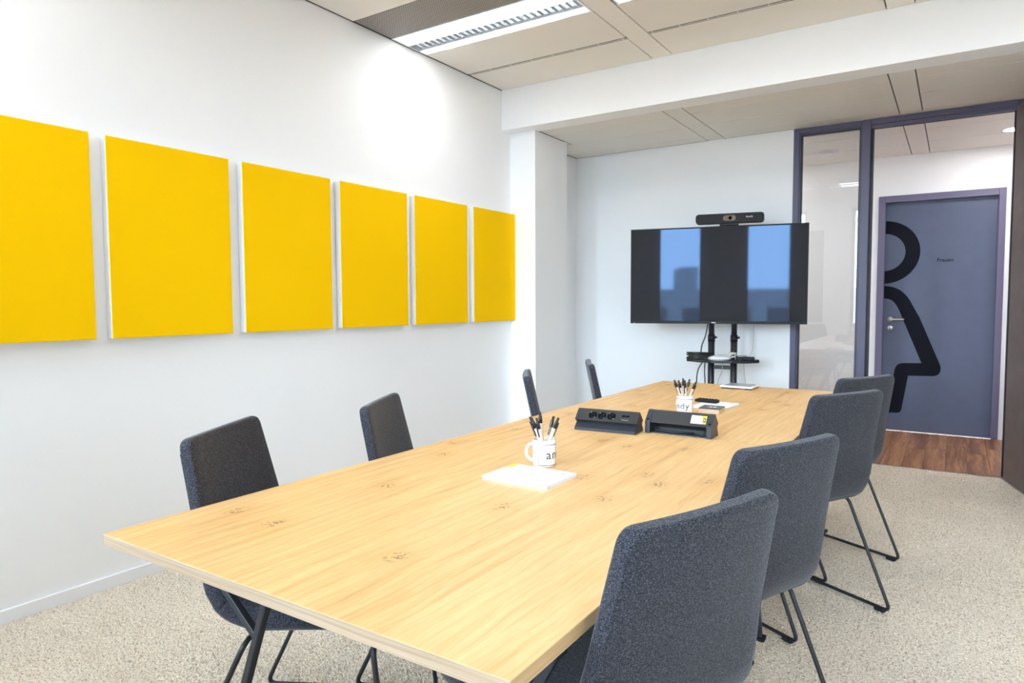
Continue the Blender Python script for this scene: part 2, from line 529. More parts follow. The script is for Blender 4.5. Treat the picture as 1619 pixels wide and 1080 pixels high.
def prism(name, poly, axis, a0, a1, mat, parent=None, bevel=0.0):
    """Extrude a 2-D outline along an axis; poly coordinates are the other two axes in order."""
    bm = bmesh.new()
    def mk(u, v, a):
        return {'X': (a, u, v), 'Y': (u, a, v), 'Z': (u, v, a)}[axis]
    v0 = [bm.verts.new(mk(u, v, a0)) for u, v in poly]
    v1 = [bm.verts.new(mk(u, v, a1)) for u, v in poly]
    n = len(poly)
    bm.faces.new(v0); bm.faces.new(list(reversed(v1)))
    for i in range(n):
        bm.faces.new((v0[i], v0[(i + 1) % n], v1[(i + 1) % n], v1[i]))
    if bevel:
        bmesh.ops.bevel(bm, geom=list(bm.edges), offset=bevel, segments=1, profile=0.5, affect='EDGES')
    return from_bm(name, bm, mat, parent)


def bar(name, p0, p1, w, h, mat, parent=None, side=Vector((0, 1, 0)), bevel=0.002):
    """A rectangular bar from p0 to p1; h is measured along 'side'."""
    p0, p1 = Vector(p0), Vector(p1)
    d = p1 - p0
    z = d.normalized()
    y = (side - z * side.dot(z)).normalized()
    x = y.cross(z)
    M = Matrix(((x.x, y.x, z.x, p0.x), (x.y, y.y, z.y, p0.y), (x.z, y.z, z.z, p0.z), (0, 0, 0, 1)))
    bm = bmesh.new()
    bm_box(bm, -w / 2, w / 2, -h / 2, h / 2, 0, d.length, bevel)
    bmesh.ops.transform(bm, matrix=M, verts=bm.verts)
    return from_bm(name, bm, mat, parent)


def empty(name, loc, rz=0.0):
    o = bpy.data.objects.new(name, None)
    o.location = loc
    o.rotation_euler = (0, 0, rz)
    o.empty_display_size = 0.1
    return link(o)


def tag(o, label, cat, group=None, kind=None):
    o['label'] = label
    o['category'] = cat
    if group:
        o['group'] = group
    if kind:
        o['kind'] = kind
    return o


def struct(o, label=None):
    o['kind'] = 'structure'
    if label:
        o['label'] = label
    return o


def copy_tree(o, parent=None):
    c = o.copy()
    COL.objects.link(c)
    c.parent = parent
    for ch in list(o.children):
        copy_tree(ch, c)
    return c


def text_mesh(name, body, size, mat, parent=None, extrude=0.0004, align='CENTER', bold=0.0, spacing=1.0):
    cu = bpy.data.curves.new(name, 'FONT')
    cu.body = body
    cu.size = size
    cu.extrude = extrude
    cu.space_character = spacing
    cu.offset = bold
    cu.align_x = align
    cu.align_y = 'CENTER'
    cu.resolution_u = 4
    tmp = bpy.data.objects.new('text_source', cu)
    COL.objects.link(tmp)
    dg = bpy.context.evaluated_depsgraph_get()
    me = bpy.data.meshes.new_from_object(tmp.evaluated_get(dg))
    bpy.data.objects.remove(tmp)
    bpy.data.curves.remove(cu)
    me.name = name
    me.materials.clear()
    me.materials.append(MATS[mat])
    return link(bpy.data.objects.new(name, me), parent)


# ================================================================== THE SETTING
H = 3.0566          # main ceiling
HL = 2.728          # beam underside and rear ceiling
YB = 4.7555         # beam front
YB2 = 4.943         # beam back
YK = 6.083          # back wall face
CY = 7.74           # corridor wall face
TW = 0.25           # shell thickness

# floors
floor = struct(box('floor', 0, RIGHT_X, REAR_Y, 6.045, -0.10, 0.0, 'carpet'), 'beige cut pile carpet of the meeting room')
fc = struct(box('floor_corridor', -0.6, 5.4, 6.045, CY, -0.10, -0.006, 'walnut_floor'), 'dark walnut plank floor of the corridor')
bw = 0.146
plank_me = None
ix = 0
x = 2.30
while x < 3.75:
    y = 6.05 - random.random() * 0.6
    while y < CY:
        y0, y1 = max(y, 6.05), min(y + 1.15, CY - 0.012)
        if y1 - y0 > 0.02:
            o = box('plank', x, x + bw - 0.0015, y0, y1 - 0.0015, -0.006, 0.0, 'walnut_floor', fc, bevel=0.0006)
            # every plank cut from another part of the log
            o.data.transform(Matrix.Translation((ix * 3.7 - x, ix * 1.9, ix * 0.8)))
            o.location = (-(ix * 3.7 - x), -ix * 1.9, -ix * 0.8)
        ix += 1
        y += 1.15
    x += bw
box('transition_strip', 2.632, 3.527, 6.038, 6.052, -0.004, 0.003, 'steel', fc)

# pile of the carpet: short leaning tufts
sp = 0.0105
xs = np.arange(0.012, 4.0, sp)
ys = np.arange(0.55, 6.04, sp)
gx, gy = np.meshgrid(xs, ys)
gx = gx.ravel() + rng.uniform(-0.5, 0.5, gx.size) * sp
gy = gy.ravel() + rng.uniform(-0.5, 0.5, gy.size) * sp
# keep what the room can show: drop what lies beneath the far half of the tables
keep = ~((gx > 1.75) & (gx < 2.45) & (gy > 2.2) & (gy < 4.5))
gx, gy = gx[keep], gy[keep]
nt = gx.size
ang = rng.uniform(0, 2 * PI, nt)
hh = rng.uniform(0.003, 0.009, nt)
rr = rng.uniform(0.0042, 0.0068, nt)
lean = rng.uniform(0.0, 0.006, nt)
la = rng.uniform(0, 2 * PI, nt)
V = np.zeros((nt, 4, 3))
for k in range(3):
    a = ang + 2 * PI * k / 3
    V[:, k, 0] = gx + rr * np.cos(a)
    V[:, k, 1] = gy + rr * np.sin(a)
    V[:, k, 2] = -0.001
V[:, 3, 0] = gx + lean * np.cos(la)
V[:, 3, 1] = gy + lean * np.sin(la)
V[:, 3, 2] = hh
V[:, :, 1] = np.minimum(V[:, :, 1], 6.044)
V[:, :, 0] = np.maximum(V[:, :, 0], 0.002)
base = np.arange(nt)[:, None] * 4
F = np.stack([np.concatenate([base + 0, base + 1, base + 3], 1), np.concatenate([base + 1, base + 2, base + 3], 1),
              np.concatenate([base + 2, base + 0, base + 3], 1)], 1).reshape(-1, 3)
me = bpy.data.meshes.new('carpet_pile')
me.vertices.add(nt * 4)
me.vertices.foreach_set('co', V.reshape(-1))
me.loops.add(F.size)
me.loops.foreach_set('vertex_index', F.reshape(-1).astype(np.int32))
me.polygons.add(len(F))
me.polygons.foreach_set('loop_start', np.arange(0, F.size, 3, dtype=np.int32))
me.polygons.foreach_set('loop_total', np.full(len(F), 3, dtype=np.int32))
me.polygons.foreach_set('use_smooth', np.ones(len(F), dtype=bool))
me.materials.append(MATS['carpet'])
me.update()
me.validate()
o = link(bpy.data.objects.new('carpet_pile', me), floor)
o['kind'] = 'stuff'

# walls
struct(box('wall_left', -TW, 0, REAR_Y - TW, 6.25, -0.1, 3.35, 'wall_white'), 'long white wall carrying the yellow panels')
struct(box('wall_right', RIGHT_X, RIGHT_X + TW, REAR_Y - TW, 6.25, -0.1, 3.35, 'wall_white'))
# rear wall with three window openings
bm = bmesh.new()
edges = [0.0] + [v for w in WINDOWS for v in w] + [RIGHT_X]
for i in range(0, len(edges), 2):
    bm_box(bm, edges[i], edges[i + 1], REAR_Y - TW, REAR_Y, 0, 3.35)
for w0, w1 in WINDOWS:
    bm_box(bm, w0, w1, REAR_Y - TW, REAR_Y, 0, WIN_Z0)
    bm_box(bm, w0, w1, REAR_Y - TW, REAR_Y, WIN_Z1, 3.35)
struct(from_bm('wall_rear', bm, 'wall_white'), 'window wall behind the camera')
for i, (w0, w1) in enumerate(WINDOWS):
    r = struct(empty('window_%d' % (i + 1), ((w0 + w1) / 2, REAR_Y - 0.12, WIN_Z0)))
    cx = (w0 + w1) / 2
    hw = (w1 - w0) / 2
    hz = WIN_Z1 - WIN_Z0
    for s in (-1, 1):
        box('window_frame', s * hw - (0.05 if s > 0 else 0), s * hw + (0.05 if s < 0 else 0), -0.03, 0.03, 0, hz, 'window_frame_grey', r)
    box('window_frame', -hw, hw, -0.03, 0.03, hz - 0.05, hz, 'window_frame_grey', r)
    box('window_frame', -hw, hw, -0.03, 0.03, 0, 0.05, 'window_frame_grey', r)
    box('window_pane', -hw + 0.05, hw - 0.05, -0.004, 0.004, 0.05, hz - 0.05, 'clear_glass', r)
    box('window_sill', -hw - 0.04, hw + 0.04, 0.03, 0.26, -0.03, 0.0, 'sill_stone', r)

# back wall (left of the glass partition) and wall right of the doorway
struct(box('wall_back', 0, 2.042, YK, YK + 0.10, 0, 3.3, 'wall_white'), 'white end wall behind the television')
struct(box('wall_back_right', 3.60, RIGHT_X + TW, YK, YK + 0.10, 0, 3.3, 'wall_white'))
struct(box('wall_over_partition', 2.042, 3.60, YK, YK + 0.10, HL, 3.3, 'wall_white'))
struct(box('wall_column', 0, 0.25, 4.881, 5.434, 0, HL, 'wall_white', bevel=0.002), 'square white column beside the end wall')
struct(box('ceiling_beam', 0, RIGHT_X, YB, YB2, HL, 3.3, 'wall_white', bevel=0.002), 'white ceiling beam crossing the room')
# corridor shell
struct(box('wall_corridor', -0.6, 2.537, CY, CY + 0.2, -0.1, 3.0, 'wall_white'))
struct(box('wall_corridor_right', 3.571, 5.4, CY, CY + 0.2, -0.1, 3.0, 'wall_white'))
struct(box('wall_corridor_over', 2.537, 3.571, CY, CY + 0.2, 2.33, 3.0, 'wall_white'))
struct(box('wall_corridor_end', -0.8, -0.6, 6.18, CY, -0.1, 3.0, 'wall_white'))
struct(box('wall_corridor_far_end', 5.4, 5.6, 6.18, CY, -0.1, 3.0, 'wall_white'))
struct(box('wall_corridor_near', -0.6, 0.0, YK + 0.02, YK + 0.10, -0.1, 3.0, 'wall_white'))
struct(box('wall_corridor_near_right', RIGHT_X + TW, 5.4, YK + 0.02, YK + 0.10, -0.1, 3.0, 'wall_white'))
# baseboards
struct(box('baseboard_left', 0, 0.013, REAR_Y, 4.881, 0, 0.060, 'trim_white', bevel=0.002))
struct(box('baseboard_column', 0.25, 0.262, 4.875, 5.434, 0, 0.060, 'trim_white'))
struct(box('baseboard_back', 0.0, 2.042, YK - 0.012, YK, 0, 0.060, 'trim_white'))
struct(box('baseboard_right', RIGHT_X - 0.013, RIGHT_X, REAR_Y, YK, 0, 0.060, 'trim_white'))
struct(box('baseboard_back_right', 3.60, RIGHT_X - 0.013, YK - 0.012, YK, 0, 0.060, 'trim_white'))
struct(box('baseboard_corridor', 3.571, 5.4, CY - 0.012, CY, -0.006, 0.062, 'trim_white'))
struct(box('baseboard_corridor_left', -0.6, 2.537, CY - 0.012, CY, -0.006, 0.062, 'trim_white'))

# ---- main ceiling: backing slab, loose panels, plain bands
ceil = struct(box('ceiling', 0, RIGHT_X, REAR_Y, YB, H + 0.016, H + 0.20, 'ceiling_shadow'), 'suspended ceiling of beige metal panels')
G = 0.0038
BAYS = [(0.010, 1.325), (1.475, 2.81), (2.96, RIGHT_X)]
BANDS = [(1.325, 1.475), (2.81, 2.96)]


def panel(x0, x1, y0, y1, z, parent, mat='ceiling_tile', name='ceiling_panel'):
    return box(name, x0 + G, x1 - G, y0 + G, y1 - G, z, z + 0.014, mat, parent, bevel=0.0008)


for b0, b1 in BANDS:
    panel(b0, b1, REAR_Y, YB, H, ceil)
ROWS = [(REAR_Y, -0.30), (-0.30, 0.58), (0.94, 1.31), (1.31, 2.20), (2.20, 3.09), (3.79, 4.279), (4.307, YB)]
for i, (x0, x1) in enumerate(BAYS):
    for (y0, y1) in ROWS:
        panel(x0, x1, y0, y1, H, ceil)
    if i == 0:
        panel(x0, x1, 3.09, 3.43, H + 0.002, ceil, 'perforated_grille', 'grille_panel')
    else:
        panel(x0, x1, 3.09, 3.43, H, ceil)
    # slot air outlet: two black slits between three thin rails
    sx0, sx1 = x0 + 0.03, x1 - 0.03
    sl = box('slot_trough', x0 + G, x1 - G, 4.279, 4.307, H + 0.0015, H + 0.012, 'slot_black', ceil)
    for y0_, y1_ in ((4.2890, 4.2970),):
        box('slot_rail', x0 + G, x1 - G, y0_, y1_, H, H + 0.0015, 'ceiling_tile', sl)
    n = 7
    for k in range(n + 1):
        xx = sx0 + (sx1 - sx0) * k / n
        box('slot_bridge', xx - 0.003, xx + 0.003, 4.279, 4.307, H, H + 0.0015, 'ceiling_tile', sl)

box('shadow_gap', 0.0, 0.0095, REAR_Y, YB, H + 0.001, H + 0.014, 'slot_black', ceil)  # black strip put in the joint to give it its dark shade

# ---- rear ceiling between beam and partition, then the corridor ceiling
ceil2 = struct(box('ceiling_back', 0, RIGHT_X, YB2, YK, HL + 0.016, HL + 0.2, 'ceiling_shadow'), 'lower beige panel ceiling behind the beam')
for b0, b1 in BANDS:
    panel(b0, b1, YB2, YK, HL, ceil2)
for x0, x1 in BAYS:
    for y0, y1 in ((YB2, 5.135), (5.135, 5.52), (5.52, 5.90), (5.90, YK - 0.006)):
        if x0 < 0.1 and y0 < 5.434:
            if y1 > 5.434:
                panel(x0, 0.25, 5.434, y1, HL, ceil2)
            o = panel(0.25 + 0.004, x1, y0, y1, HL, ceil2)
        else:
            panel(x0, x1, y0, y1, HL, ceil2)
box('shadow_gap', 0.0, 2.042, YK - 0.0095, YK, HL + 0.001, HL + 0.014, 'slot_black', ceil2)  # black strips again stand for the shade along the wall joint
box('shadow_gap', 0.0, 0.0095, 5.434, YK - 0.0095, HL + 0.001, HL + 0.014, 'slot_black', ceil2)
HC = 2.72
ceil3 = struct(box('ceiling_corridor', -0.6, 5.4, YK + 0.10, CY, HC + 0.016, HC + 0.2, 'ceiling_shadow'))
for b0, b1 in BANDS:
    panel(b0, b1, YK + 0.10, CY, HC, ceil3)
for x0, x1 in ((-0.6, 1.325), (1.475, 2.81), (2.96, 5.4)):
    for y0, y1 in ((YK + 0.10, 6.65), (6.65, 7.18), (7.18, CY)):
        panel(x0, x1, y0, y1, HC, ceil3)

# ---- glass partition with door frame
part = struct(empty('partition_frame', (2.8, YK, 0)), 'violet grey steel frame holding a narrow glass pane and the doorway')
part.matrix_world = Matrix.Identity(4)
FY0, FY1 = YK - 0.006, YK + 0.085


def frame_member(nm, x0, x1, z0, z1, y0=FY0, y1=FY1):
    return box(nm, x0, x1, y0, y1, z0, z1, 'frame_violet', part, bevel=0.003)


frame_member('stile', 2.042, 2.090, 0, HL - 0.001)
frame_member('mullion', 2.549, 2.612, 0, HL - 0.001)
frame_member('jamb', 3.545, 3.60, 0, HL - 0.001)
frame_member('top_rail', 2.090, 2.549, 2.683, HL - 0.001)
frame_member('top_rail', 2.612, 3.545, 2.683, HL - 0.001)
frame_member('bottom_rail', 2.090, 2.549, 0, 0.06)
# glazing beads and black gaskets
for x0, x1, z0, z1 in ((2.090, 2.099, 0.06, 2.683), (2.540, 2.549, 0.06, 2.683), (2.099, 2.540, 2.674, 2.683), (2.099, 2.540, 0.06, 0.069)):
    box('glazing_bead', x0, x1, YK + 0.006, YK + 0.070, z0, z1, 'frame_violet', part, bevel=0.001)
for x0, x1, z0, z1 in ((2.099, 2.106, 0.069, 2.674), (2.533, 2.540, 0.069, 2.674), (2.106, 2.533, 2.667, 2.674), (2.106, 2.533, 0.069, 0.076)):
    box('gasket', x0, x1, YK + 0.012, YK + 0.060, z0, z1, 'frame_gasket', part)
for x0, x1, z0, z1 in ((2.612, 2.632, 0, 2.660), (2.612, 3.545, 2.660, 2.683), (3.527, 3.545, 0, 2.660)):
    box('door_rebate', x0, x1, YK + 0.030, YK + 0.080, z0, z1, 'frame_gasket', part)
    box('door_seal', x0 + (0.0 if z0 else 0.0), x1, YK + 0.014, YK + 0.030, z0, z1, 'frame_violet', part) if z0 else None
pane = box('glass_pane', 2.106, 2.533, YK + 0.030, YK + 0.040, 0.076, 2.667, 'clear_glass', part)
pane['label'] = 'clear glass pane beside the doorway'

# open door leaf of the meeting room
leaf = struct(empty('door_1', (3.530, 6.005, 0)), 'dark brown room door standing open at the right edge')
d = Vector((0.097, -0.428, 0)).normalized()
leaf.rotation_euler = (0, 0, math.atan2(d.y, d.x))
box('door_panel', 0.0, 0.895, 0.0, 0.045, 0.008, 2.664, 'door_veneer', leaf, bevel=0.002)
for z in (0.25, 1.3, 2.4):
    tube('hinge', [(-0.004, 0.05, z - 0.05), (-0.004, 0.05, z + 0.05)], 0.009, 'steel', leaf)
hd = tube('door_handle', fillet([(0.83, -0.001, 1.05), (0.83, -0.055, 1.05), (0.70, -0.055, 1.05)], 0.02), 0.010, 'steel', leaf)

# corridor door with pictogram
wc = struct(empty('door_2', (0, CY, 0)), 'slate blue washroom door with a large black half figure')
wc.location = (0, 0, 0)
for x0, x1, z0, z1 in ((2.537, 2.600, -0.006, 2.335), (3.516, 3.571, -0.006, 2.335), (2.600, 3.516, 2.270, 2.335)):
    box('door_frame', x0, x1, CY - 0.022, CY + 0.11, z0, z1, 'wc_frame', wc, bevel=0.003)
box('door_leaf', 2.600, 3.516, CY + 0.030, CY + 0.075, 0.004, 2.270, 'wc_leaf', wc)
LY = CY + 0.030
box('floor_seal', 2.600, 3.516, LY - 0.012, LY + 0.01, -0.005, 0.004, 'steel', wc)
# woman pictogram, right half only, stroke of even width: scale a touch about the jamb because the leaf is set back
PIC = []
cx, cz, ro, ri = 2.592, 1.783, 0.312, 0.186
n = 28
ring = [(cx + ro * math.sin(PI * k / n), cz + ro * math.cos(PI * k / n)) for k in range(n + 1)]
ring += [(cx + ri * math.sin(PI * k / n), cz + ri * math.cos(PI * k / n)) for k in range(n, -1, -1)]
ring = [(max(px, 2.6015), pz) for px, pz in ring]
prism('pictogram_head', ring, 'Y', LY - 0.0016, LY + 0.001, 'wc_print', wc)


def stroke_outline(pts, w, rj):
    """Left and right offset of a filleted polyline joined to one outline."""
    P = fillet([Vector((a, 0, b)) for a, b in pts], rj, 8)
    Lf, Rt = [], []
    for i, p in enumerate(P):
        t = (P[min(i + 1, len(P) - 1)] - P[max(i - 1, 0)]).normalized()
        nn = Vector((-t.z, 0, t.x))
        Lf.append((p.x + nn.x * w / 2, p.z + nn.z * w / 2)); Rt.append((p.x - nn.x * w / 2, p.z - nn.z * w / 2))
    return Lf + Rt[::-1]


body = [
    # outer edge from the shoulder down to the hem
    (2.6015, 1.449), (2.640, 1.446), (2.690, 1.434), (2.735, 1.410), (2.772, 1.379), (2.805, 1.340), (2.832, 1.297), (2.852, 1.255),
    (2.914, 1.135), (3.098, 0.672), (3.104, 0.645), (3.102, 0.615), (3.092, 0.590), (3.074, 0.572), (3.048, 0.563),
    # under the hem back to the leg, down and round
    (2.831, 0.556), (2.782, 0.215), (2.774, 0.192), (2.758, 0.180), (2.738, 0.176), (2.662, 0.172),
    # up the left of the leg to the hem's left corner
    (2.706, 0.560), (2.713, 0.612), (2.724, 0.645), (2.744, 0.668), (2.775, 0.679),
    (2.942, 0.686), (2.767, 1.130), (2.738, 1.205), (2.718, 1.246), (2.695, 1.282), (2.668, 1.308), (2.640, 1.320), (2.6015, 1.325)]
prism('pictogram_body', body, 'Y', LY - 0.0016, LY + 0.001, 'wc_print', wc)
t = text_mesh('door_lettering', 'Frauen', 0.050, 'wc_print', wc, extrude=0.0006, bold=0.0006)
t.location = (3.112, LY - 0.0008, 1.690)
t.rotation_euler = (PI / 2, 0, 0)
t.scale = (0.98, 1, 1)
# faint worn ring where a sign was taken off
hz = 1.115
rose = lathe('door_handle', [(0.0, -0.004), (0.026, -0.004), (0.026, 0.006), (0.022, 0.009), (0.0, 0.009)], 'steel', wc, 24)
rose.data.transform(Matrix.Translation((2.662, LY, hz)) @ Matrix.Rotation(PI / 2, 4, 'X'))
tube('lever', fillet([(2.662, LY - 0.004, hz), (2.662, LY - 0.052, hz), (2.785, LY - 0.052, hz)], 0.018), 0.0095, 'steel', rose, 10)
ls = lathe('lock_rose', [(0.0, -0.004), (0.026, -0.004), (0.026, 0.006), (0.022, 0.009), (0.0, 0.009)], 'steel', wc, 24)
ls.data.transform(Matrix.Translation((2.662, LY, hz - 0.088)) @ Matrix.Rotation(PI / 2, 4, 'X'))
kh = box('keyhole', 2.658, 2.666, LY - 0.0102, LY - 0.008, hz - 0.103, hz - 0.077, 'slot_black', ls)

# ================================================================== CEILING LAMPS
LAMP_LABELS = {
    (0, 1): 'louvred fluorescent ceiling light beside the dark grille near the left wall',
    (1, 1): 'louvred ceiling light cut by the photo top right of the plain ceiling band',
    (2, 1): 'louvred ceiling light in the far right bay in front of the beam',
    (0, 0): 'louvred ceiling light above the near left of the room behind the frame',
    (1, 0): 'louvred ceiling light above the near middle of the room behind the frame',
    (2, 0): 'louvred ceiling light above the near right of the room behind the frame',
}


def make_lamp():
    """Origin at the middle of the light's lower face; 1.31 long (x), 0.36 wide (y)."""
    r = empty('ceiling_light', (0, 0, 0))
    hx, hy = 0.655, 0.178
    # shallow housing tray
    box('housing', -hx, hx, -hy, hy, 0.052, 0.060, 'lamp_white', r)
    for s in (-1, 1):
        box('side_rim', -hx, hx, s * hy - (0.008 if s > 0 else 0), s * hy + (0.008 if s < 0 else 0), -0.001, 0.052, 'lamp_white', r)
        box('end_cap', s * hx - (0.012 if s > 0 else 0), s * hx + (0.012 if s < 0 else 0), -hy + 0.008, hy - 0.008, -0.001, 0.052, 'lamp_white', r)
    # two bright diffusers either side of the louvre
    for y0_, y1_ in ((-hy + 0.008, -0.022), (0.092, hy - 0.008)):
        box('diffuser', -hx + 0.20, hx - 0.20, y0_, y1_, 0.004, 0.010, 'lamp_diffuser', r, bevel=0.001)
        for s in (-1, 1):
            box('dimmed_end', min(s * (hx - 0.20), s * (hx - 0.012)), max(s * (hx - 0.20), s * (hx - 0.012)), y0_, y1_, 0.004, 0.010, 'lamp_end', r)  # added weak ends of the diffuser, to soften the hot spot on the wall
    for yy in (-0.022, 0.088):
        box('louvre_rail', -hx + 0.012, hx - 0.012, yy, yy + 0.004, -0.002, 0.022, 'louvre_metal', r)
    box('louvre_reflector', -hx + 0.012, hx - 0.012, -0.018, 0.088, 0.016, 0.022, 'lamp_core', r)
    nb = 26
    first = None
    for k in range(nb):
        xx = -hx + 0.012 + (2 * hx - 0.024) * (k + 0.5) / nb
        if first is None:
            first = box('louvre_blade', -0.001, 0.001, -0.018, 0.088, 0.0, 0.016, 'louvre_metal', r)
            first.location.x = xx
        else:
            c = first.copy(); COL.objects.link(c); c.parent = r; c.location.x = xx
    return r


lamp0 = make_lamp()
first = True
for j, yc in enumerate((0.76, 3.608)):
    for i, (x0, x1) in enumerate(BAYS):
        o = lamp0 if first else copy_tree(lamp0)
        first = False
        o.location = ((x0 + x1) / 2 + (0.0 if i < 2 else 0.0), yc, H)
        tag(o, LAMP_LABELS[(i, j)], 'ceiling light', 'fluorescent lights of the meeting room ceiling')


def downlight(x, y, label):
    r = empty('downlight', (x, y, HC))
    lathe('trim_ring', [(0.062, 0.0), (0.085, -0.004), (0.088, 0.0)], 'ring_white', r, 32)
    lathe('lens', [(0.0, -0.001), (0.062, -0.001), (0.062, 0.002), (0.0, 0.002)], 'downlight_disc', r, 32)
    tag(r, label, 'downlight', 'round lights of the corridor ceiling')


downlight(3.575, 7.08, 'small round lit downlight above the washroom door')
downlight(1.40, 6.85, 'unseen downlight added to brighten the corridor left of the glass pane')  # added out of sight to brighten the dim left of the corridor
downlight(0.20, 7.00, 'round downlight further left along the corridor ceiling')
downlight(4.75, 7.00, 'round downlight further right along the corridor ceiling')
sd = empty('smoke_detector', (2.135, 7.12, HC))
lathe('base_plate', [(0.0, -0.012), (0.095, -0.012), (0.105, 0.0), (0.0, 0.0)], 'ring_white', sd, 32)
lathe('detector_head', [(0.0, -0.040), (0.045, -0.038), (0.075, -0.012), (0.0, -0.012)], 'white_plastic', sd, 32)
tag(sd, 'flat round white ceiling fixture seen through the glass pane', 'detector')

# ================================================================== YELLOW PANELS
PT, PB, TH = 2.0462, 1.1462, 0.0501
PY = [(0.8770, 1.4877), (1.5563, 2.1626), (2.2408, 2.8423), (2.9180, 3.5227), (3.5979, 4.2062), (4.2873, 4.8980)]
PL = ['yellow wall panel cut off by the left edge of the photo',
      'largest looking yellow wall panel, second from the left',
      'yellow wall panel, third from the left',
      'yellow wall panel, fourth from the left, above the second chair on the wall side',
      'yellow wall panel, second from the white column',
      'smallest looking yellow wall panel, next to the white column']
for (y0, y1), lb in zip(PY, PL):
    r = empty('acoustic_panel', (0, (y0 + y1) / 2, PB))
    hw, hh_ = (y1 - y0) / 2, PT - PB
    box('white_core', 0.002, TH - 0.004, -hw + 0.001, hw - 0.001, 0.001, hh_ - 0.001, 'panel_white', r, bevel=0.001)
    box('fabric_face', TH - 0.004, TH, -hw, hw, 0, hh_, 'yellow_fabric', r, bevel=0.001)
    tag(r, lb, 'wall panel', 'yellow acoustic panels on the left wall')

# ================================================================== TABLES
TX0, TX1, TY0, TJ, TY1 = 1.5978, 2.7113, 0.7566, 2.5392, 4.2862
TZ = 0.778
TT = 0.026


def make_table(y0, y1, near_leg, far_leg, label):
    r = empty('conference_table', ((TX0 + TX1) / 2, (y0 + y1) / 2, 0))
    hx, hy = (TX1 - TX0) / 2, (y1 - y0) / 2
    bm = bmesh.new()
    bm_box(bm, -hx, hx, -hy, hy, TZ - TT, TZ, 0.0018, 2)
    top = from_bm('tabletop', bm, 'oak_top', r)
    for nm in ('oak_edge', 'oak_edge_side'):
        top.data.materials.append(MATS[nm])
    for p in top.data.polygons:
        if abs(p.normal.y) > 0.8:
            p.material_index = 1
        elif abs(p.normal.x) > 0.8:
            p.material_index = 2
    # long rails under the top
    for s in (-1, 1):
        box('rail', s * 0.33 - 0.02, s * 0.33 + 0.02, -hy + 0.12, hy - 0.12, TZ - TT - 0.032, TZ - TT - 0.0005, 'leg_metal', r, bevel=0.002)
    # Y shaped legs at both ends: (y, foot half distance, top half distance, fork z, outer half distance)
    for (yy, xf, xt, xo) in (near_leg, far_leg):
        yl = yy - (y0 + y1) / 2
        box('cross_rail', -xo, xo, yl - 0.02, yl + 0.02, TZ - TT - 0.030, TZ - TT - 0.0005, 'leg_metal', r, bevel=0.002)
        for s in (-1, 1):
            xt_ = xt if s < 0 else 0.405
            lg = bar('leg', (s * xf, yl, 0.0), (s * xt_, yl, TZ - TT - 0.002), 0.018, 0.020, 'leg_metal', r)
            k = 0.718
            jx, jz = s * (xf + (xt_ - xf) * k), (TZ - TT) * k
            bar('brace', (jx, yl, jz), (s * xo, yl, TZ - TT - 0.004), 0.017, 0.018, 'leg_metal', lg)
            box('foot_pad', s * xf - 0.020, s * xf + 0.020, yl - 0.024, yl + 0.024, 0.0, 0.010, 'rubber', lg)
    return tag(r, label, 'table', 'oak conference tables pushed end to end')


make_table(TY0, TJ - 0.0008, (0.94, 0.466, 0.175, 0.537), (2.43, 0.466, 0.175, 0.537),
           'oak topped conference table nearest the camera carrying the writing pad')
make_table(TJ + 0.0008, TY1, (2.649, 0.460, 0.175, 0.537), (4.10, 0.466, 0.175, 0.537),
           'oak topped conference table at the far end in front of the television')

# ================================================================== CHAIRS
def rounded_section(w, ht, r, nw=10, nc=4):
    """Outline points (l, n) of a rounded rectangle, counter-clockwise."""
    r = min(r, w * 0.999, ht * 0.999)
    pts = []
    def arc(cx_, cn, a0):
        for k in range(nc + 1):
            a = a0 + (PI / 2) * k / nc
            pts.append((cx_ + r * math.cos(a), cn + r * math.sin(a)))
    arc(w - r, ht - r, 0)
    for k in range(1, nw):
        pts.append((w - r - 2 * (w - r) * k / nw, ht))
    arc(-w + r, ht - r, PI / 2)
    arc(-w + r, -ht + r, PI)
    for k in range(1, nw):
        pts.append((-w + r + 2 * (w - r) * k / nw, -ht))
    arc(w - r, -ht + r, 1.5 * PI)
    return pts


def loft(name, stations, mat, parent, piping=None):
    """stations: (f, z, tf, tz, halfwidth, halfthick, corner r, cup). n axis = left-hand normal of the path in the f-z plane."""
    V, F = [], []
    M = None
    pipes = {-1: [], 1: []}
    for (f, z, tf, tz, w, ht, r, cup) in stations:
        nf, nz_ = -tz, tf                         # normal pointing to the sitter's side
        sec = rounded_section(w, ht, r)
        M = len(sec)
        for l, nn in sec:
            q = nn + cup * ((l / 0.22) ** 2 - 1)
            V.append((f + nf * q, l, z + nz_ * q))
        for s in (-1, 1):
            q = -ht + 0.29 * r + cup * (((w - 0.29 * r) / 0.22) ** 2 - 1)
            pipes[s].append((f + nf * q, s * (w - 0.29 * r), z + nz_ * q))
    n = len(stations)
    for i in range(n - 1):
        for k in range(M):
            F.append((i * M + k, (i + 1) * M + k, (i + 1) * M + (k + 1) % M, i * M + (k + 1) % M))
    F.append(tuple(range(M)))
    F.append(tuple(reversed(range((n - 1) * M, n * M))))
    o = mesh_obj(name, V, F, mat, parent)
    bm = bmesh.new(); bm.from_mesh(o.data)
    bmesh.ops.recalc_face_normals(bm, faces=bm.faces); bm.to_mesh(o.data); bm.free()
    o.data.polygons.foreach_set('use_smooth', [len(p.vertices) == 4 for p in o.data.polygons])
    if piping:
        for s in (-1, 1):
            tube('piping', pipes[s][6:-3], 0.0019, mat, o, 6)
    return o


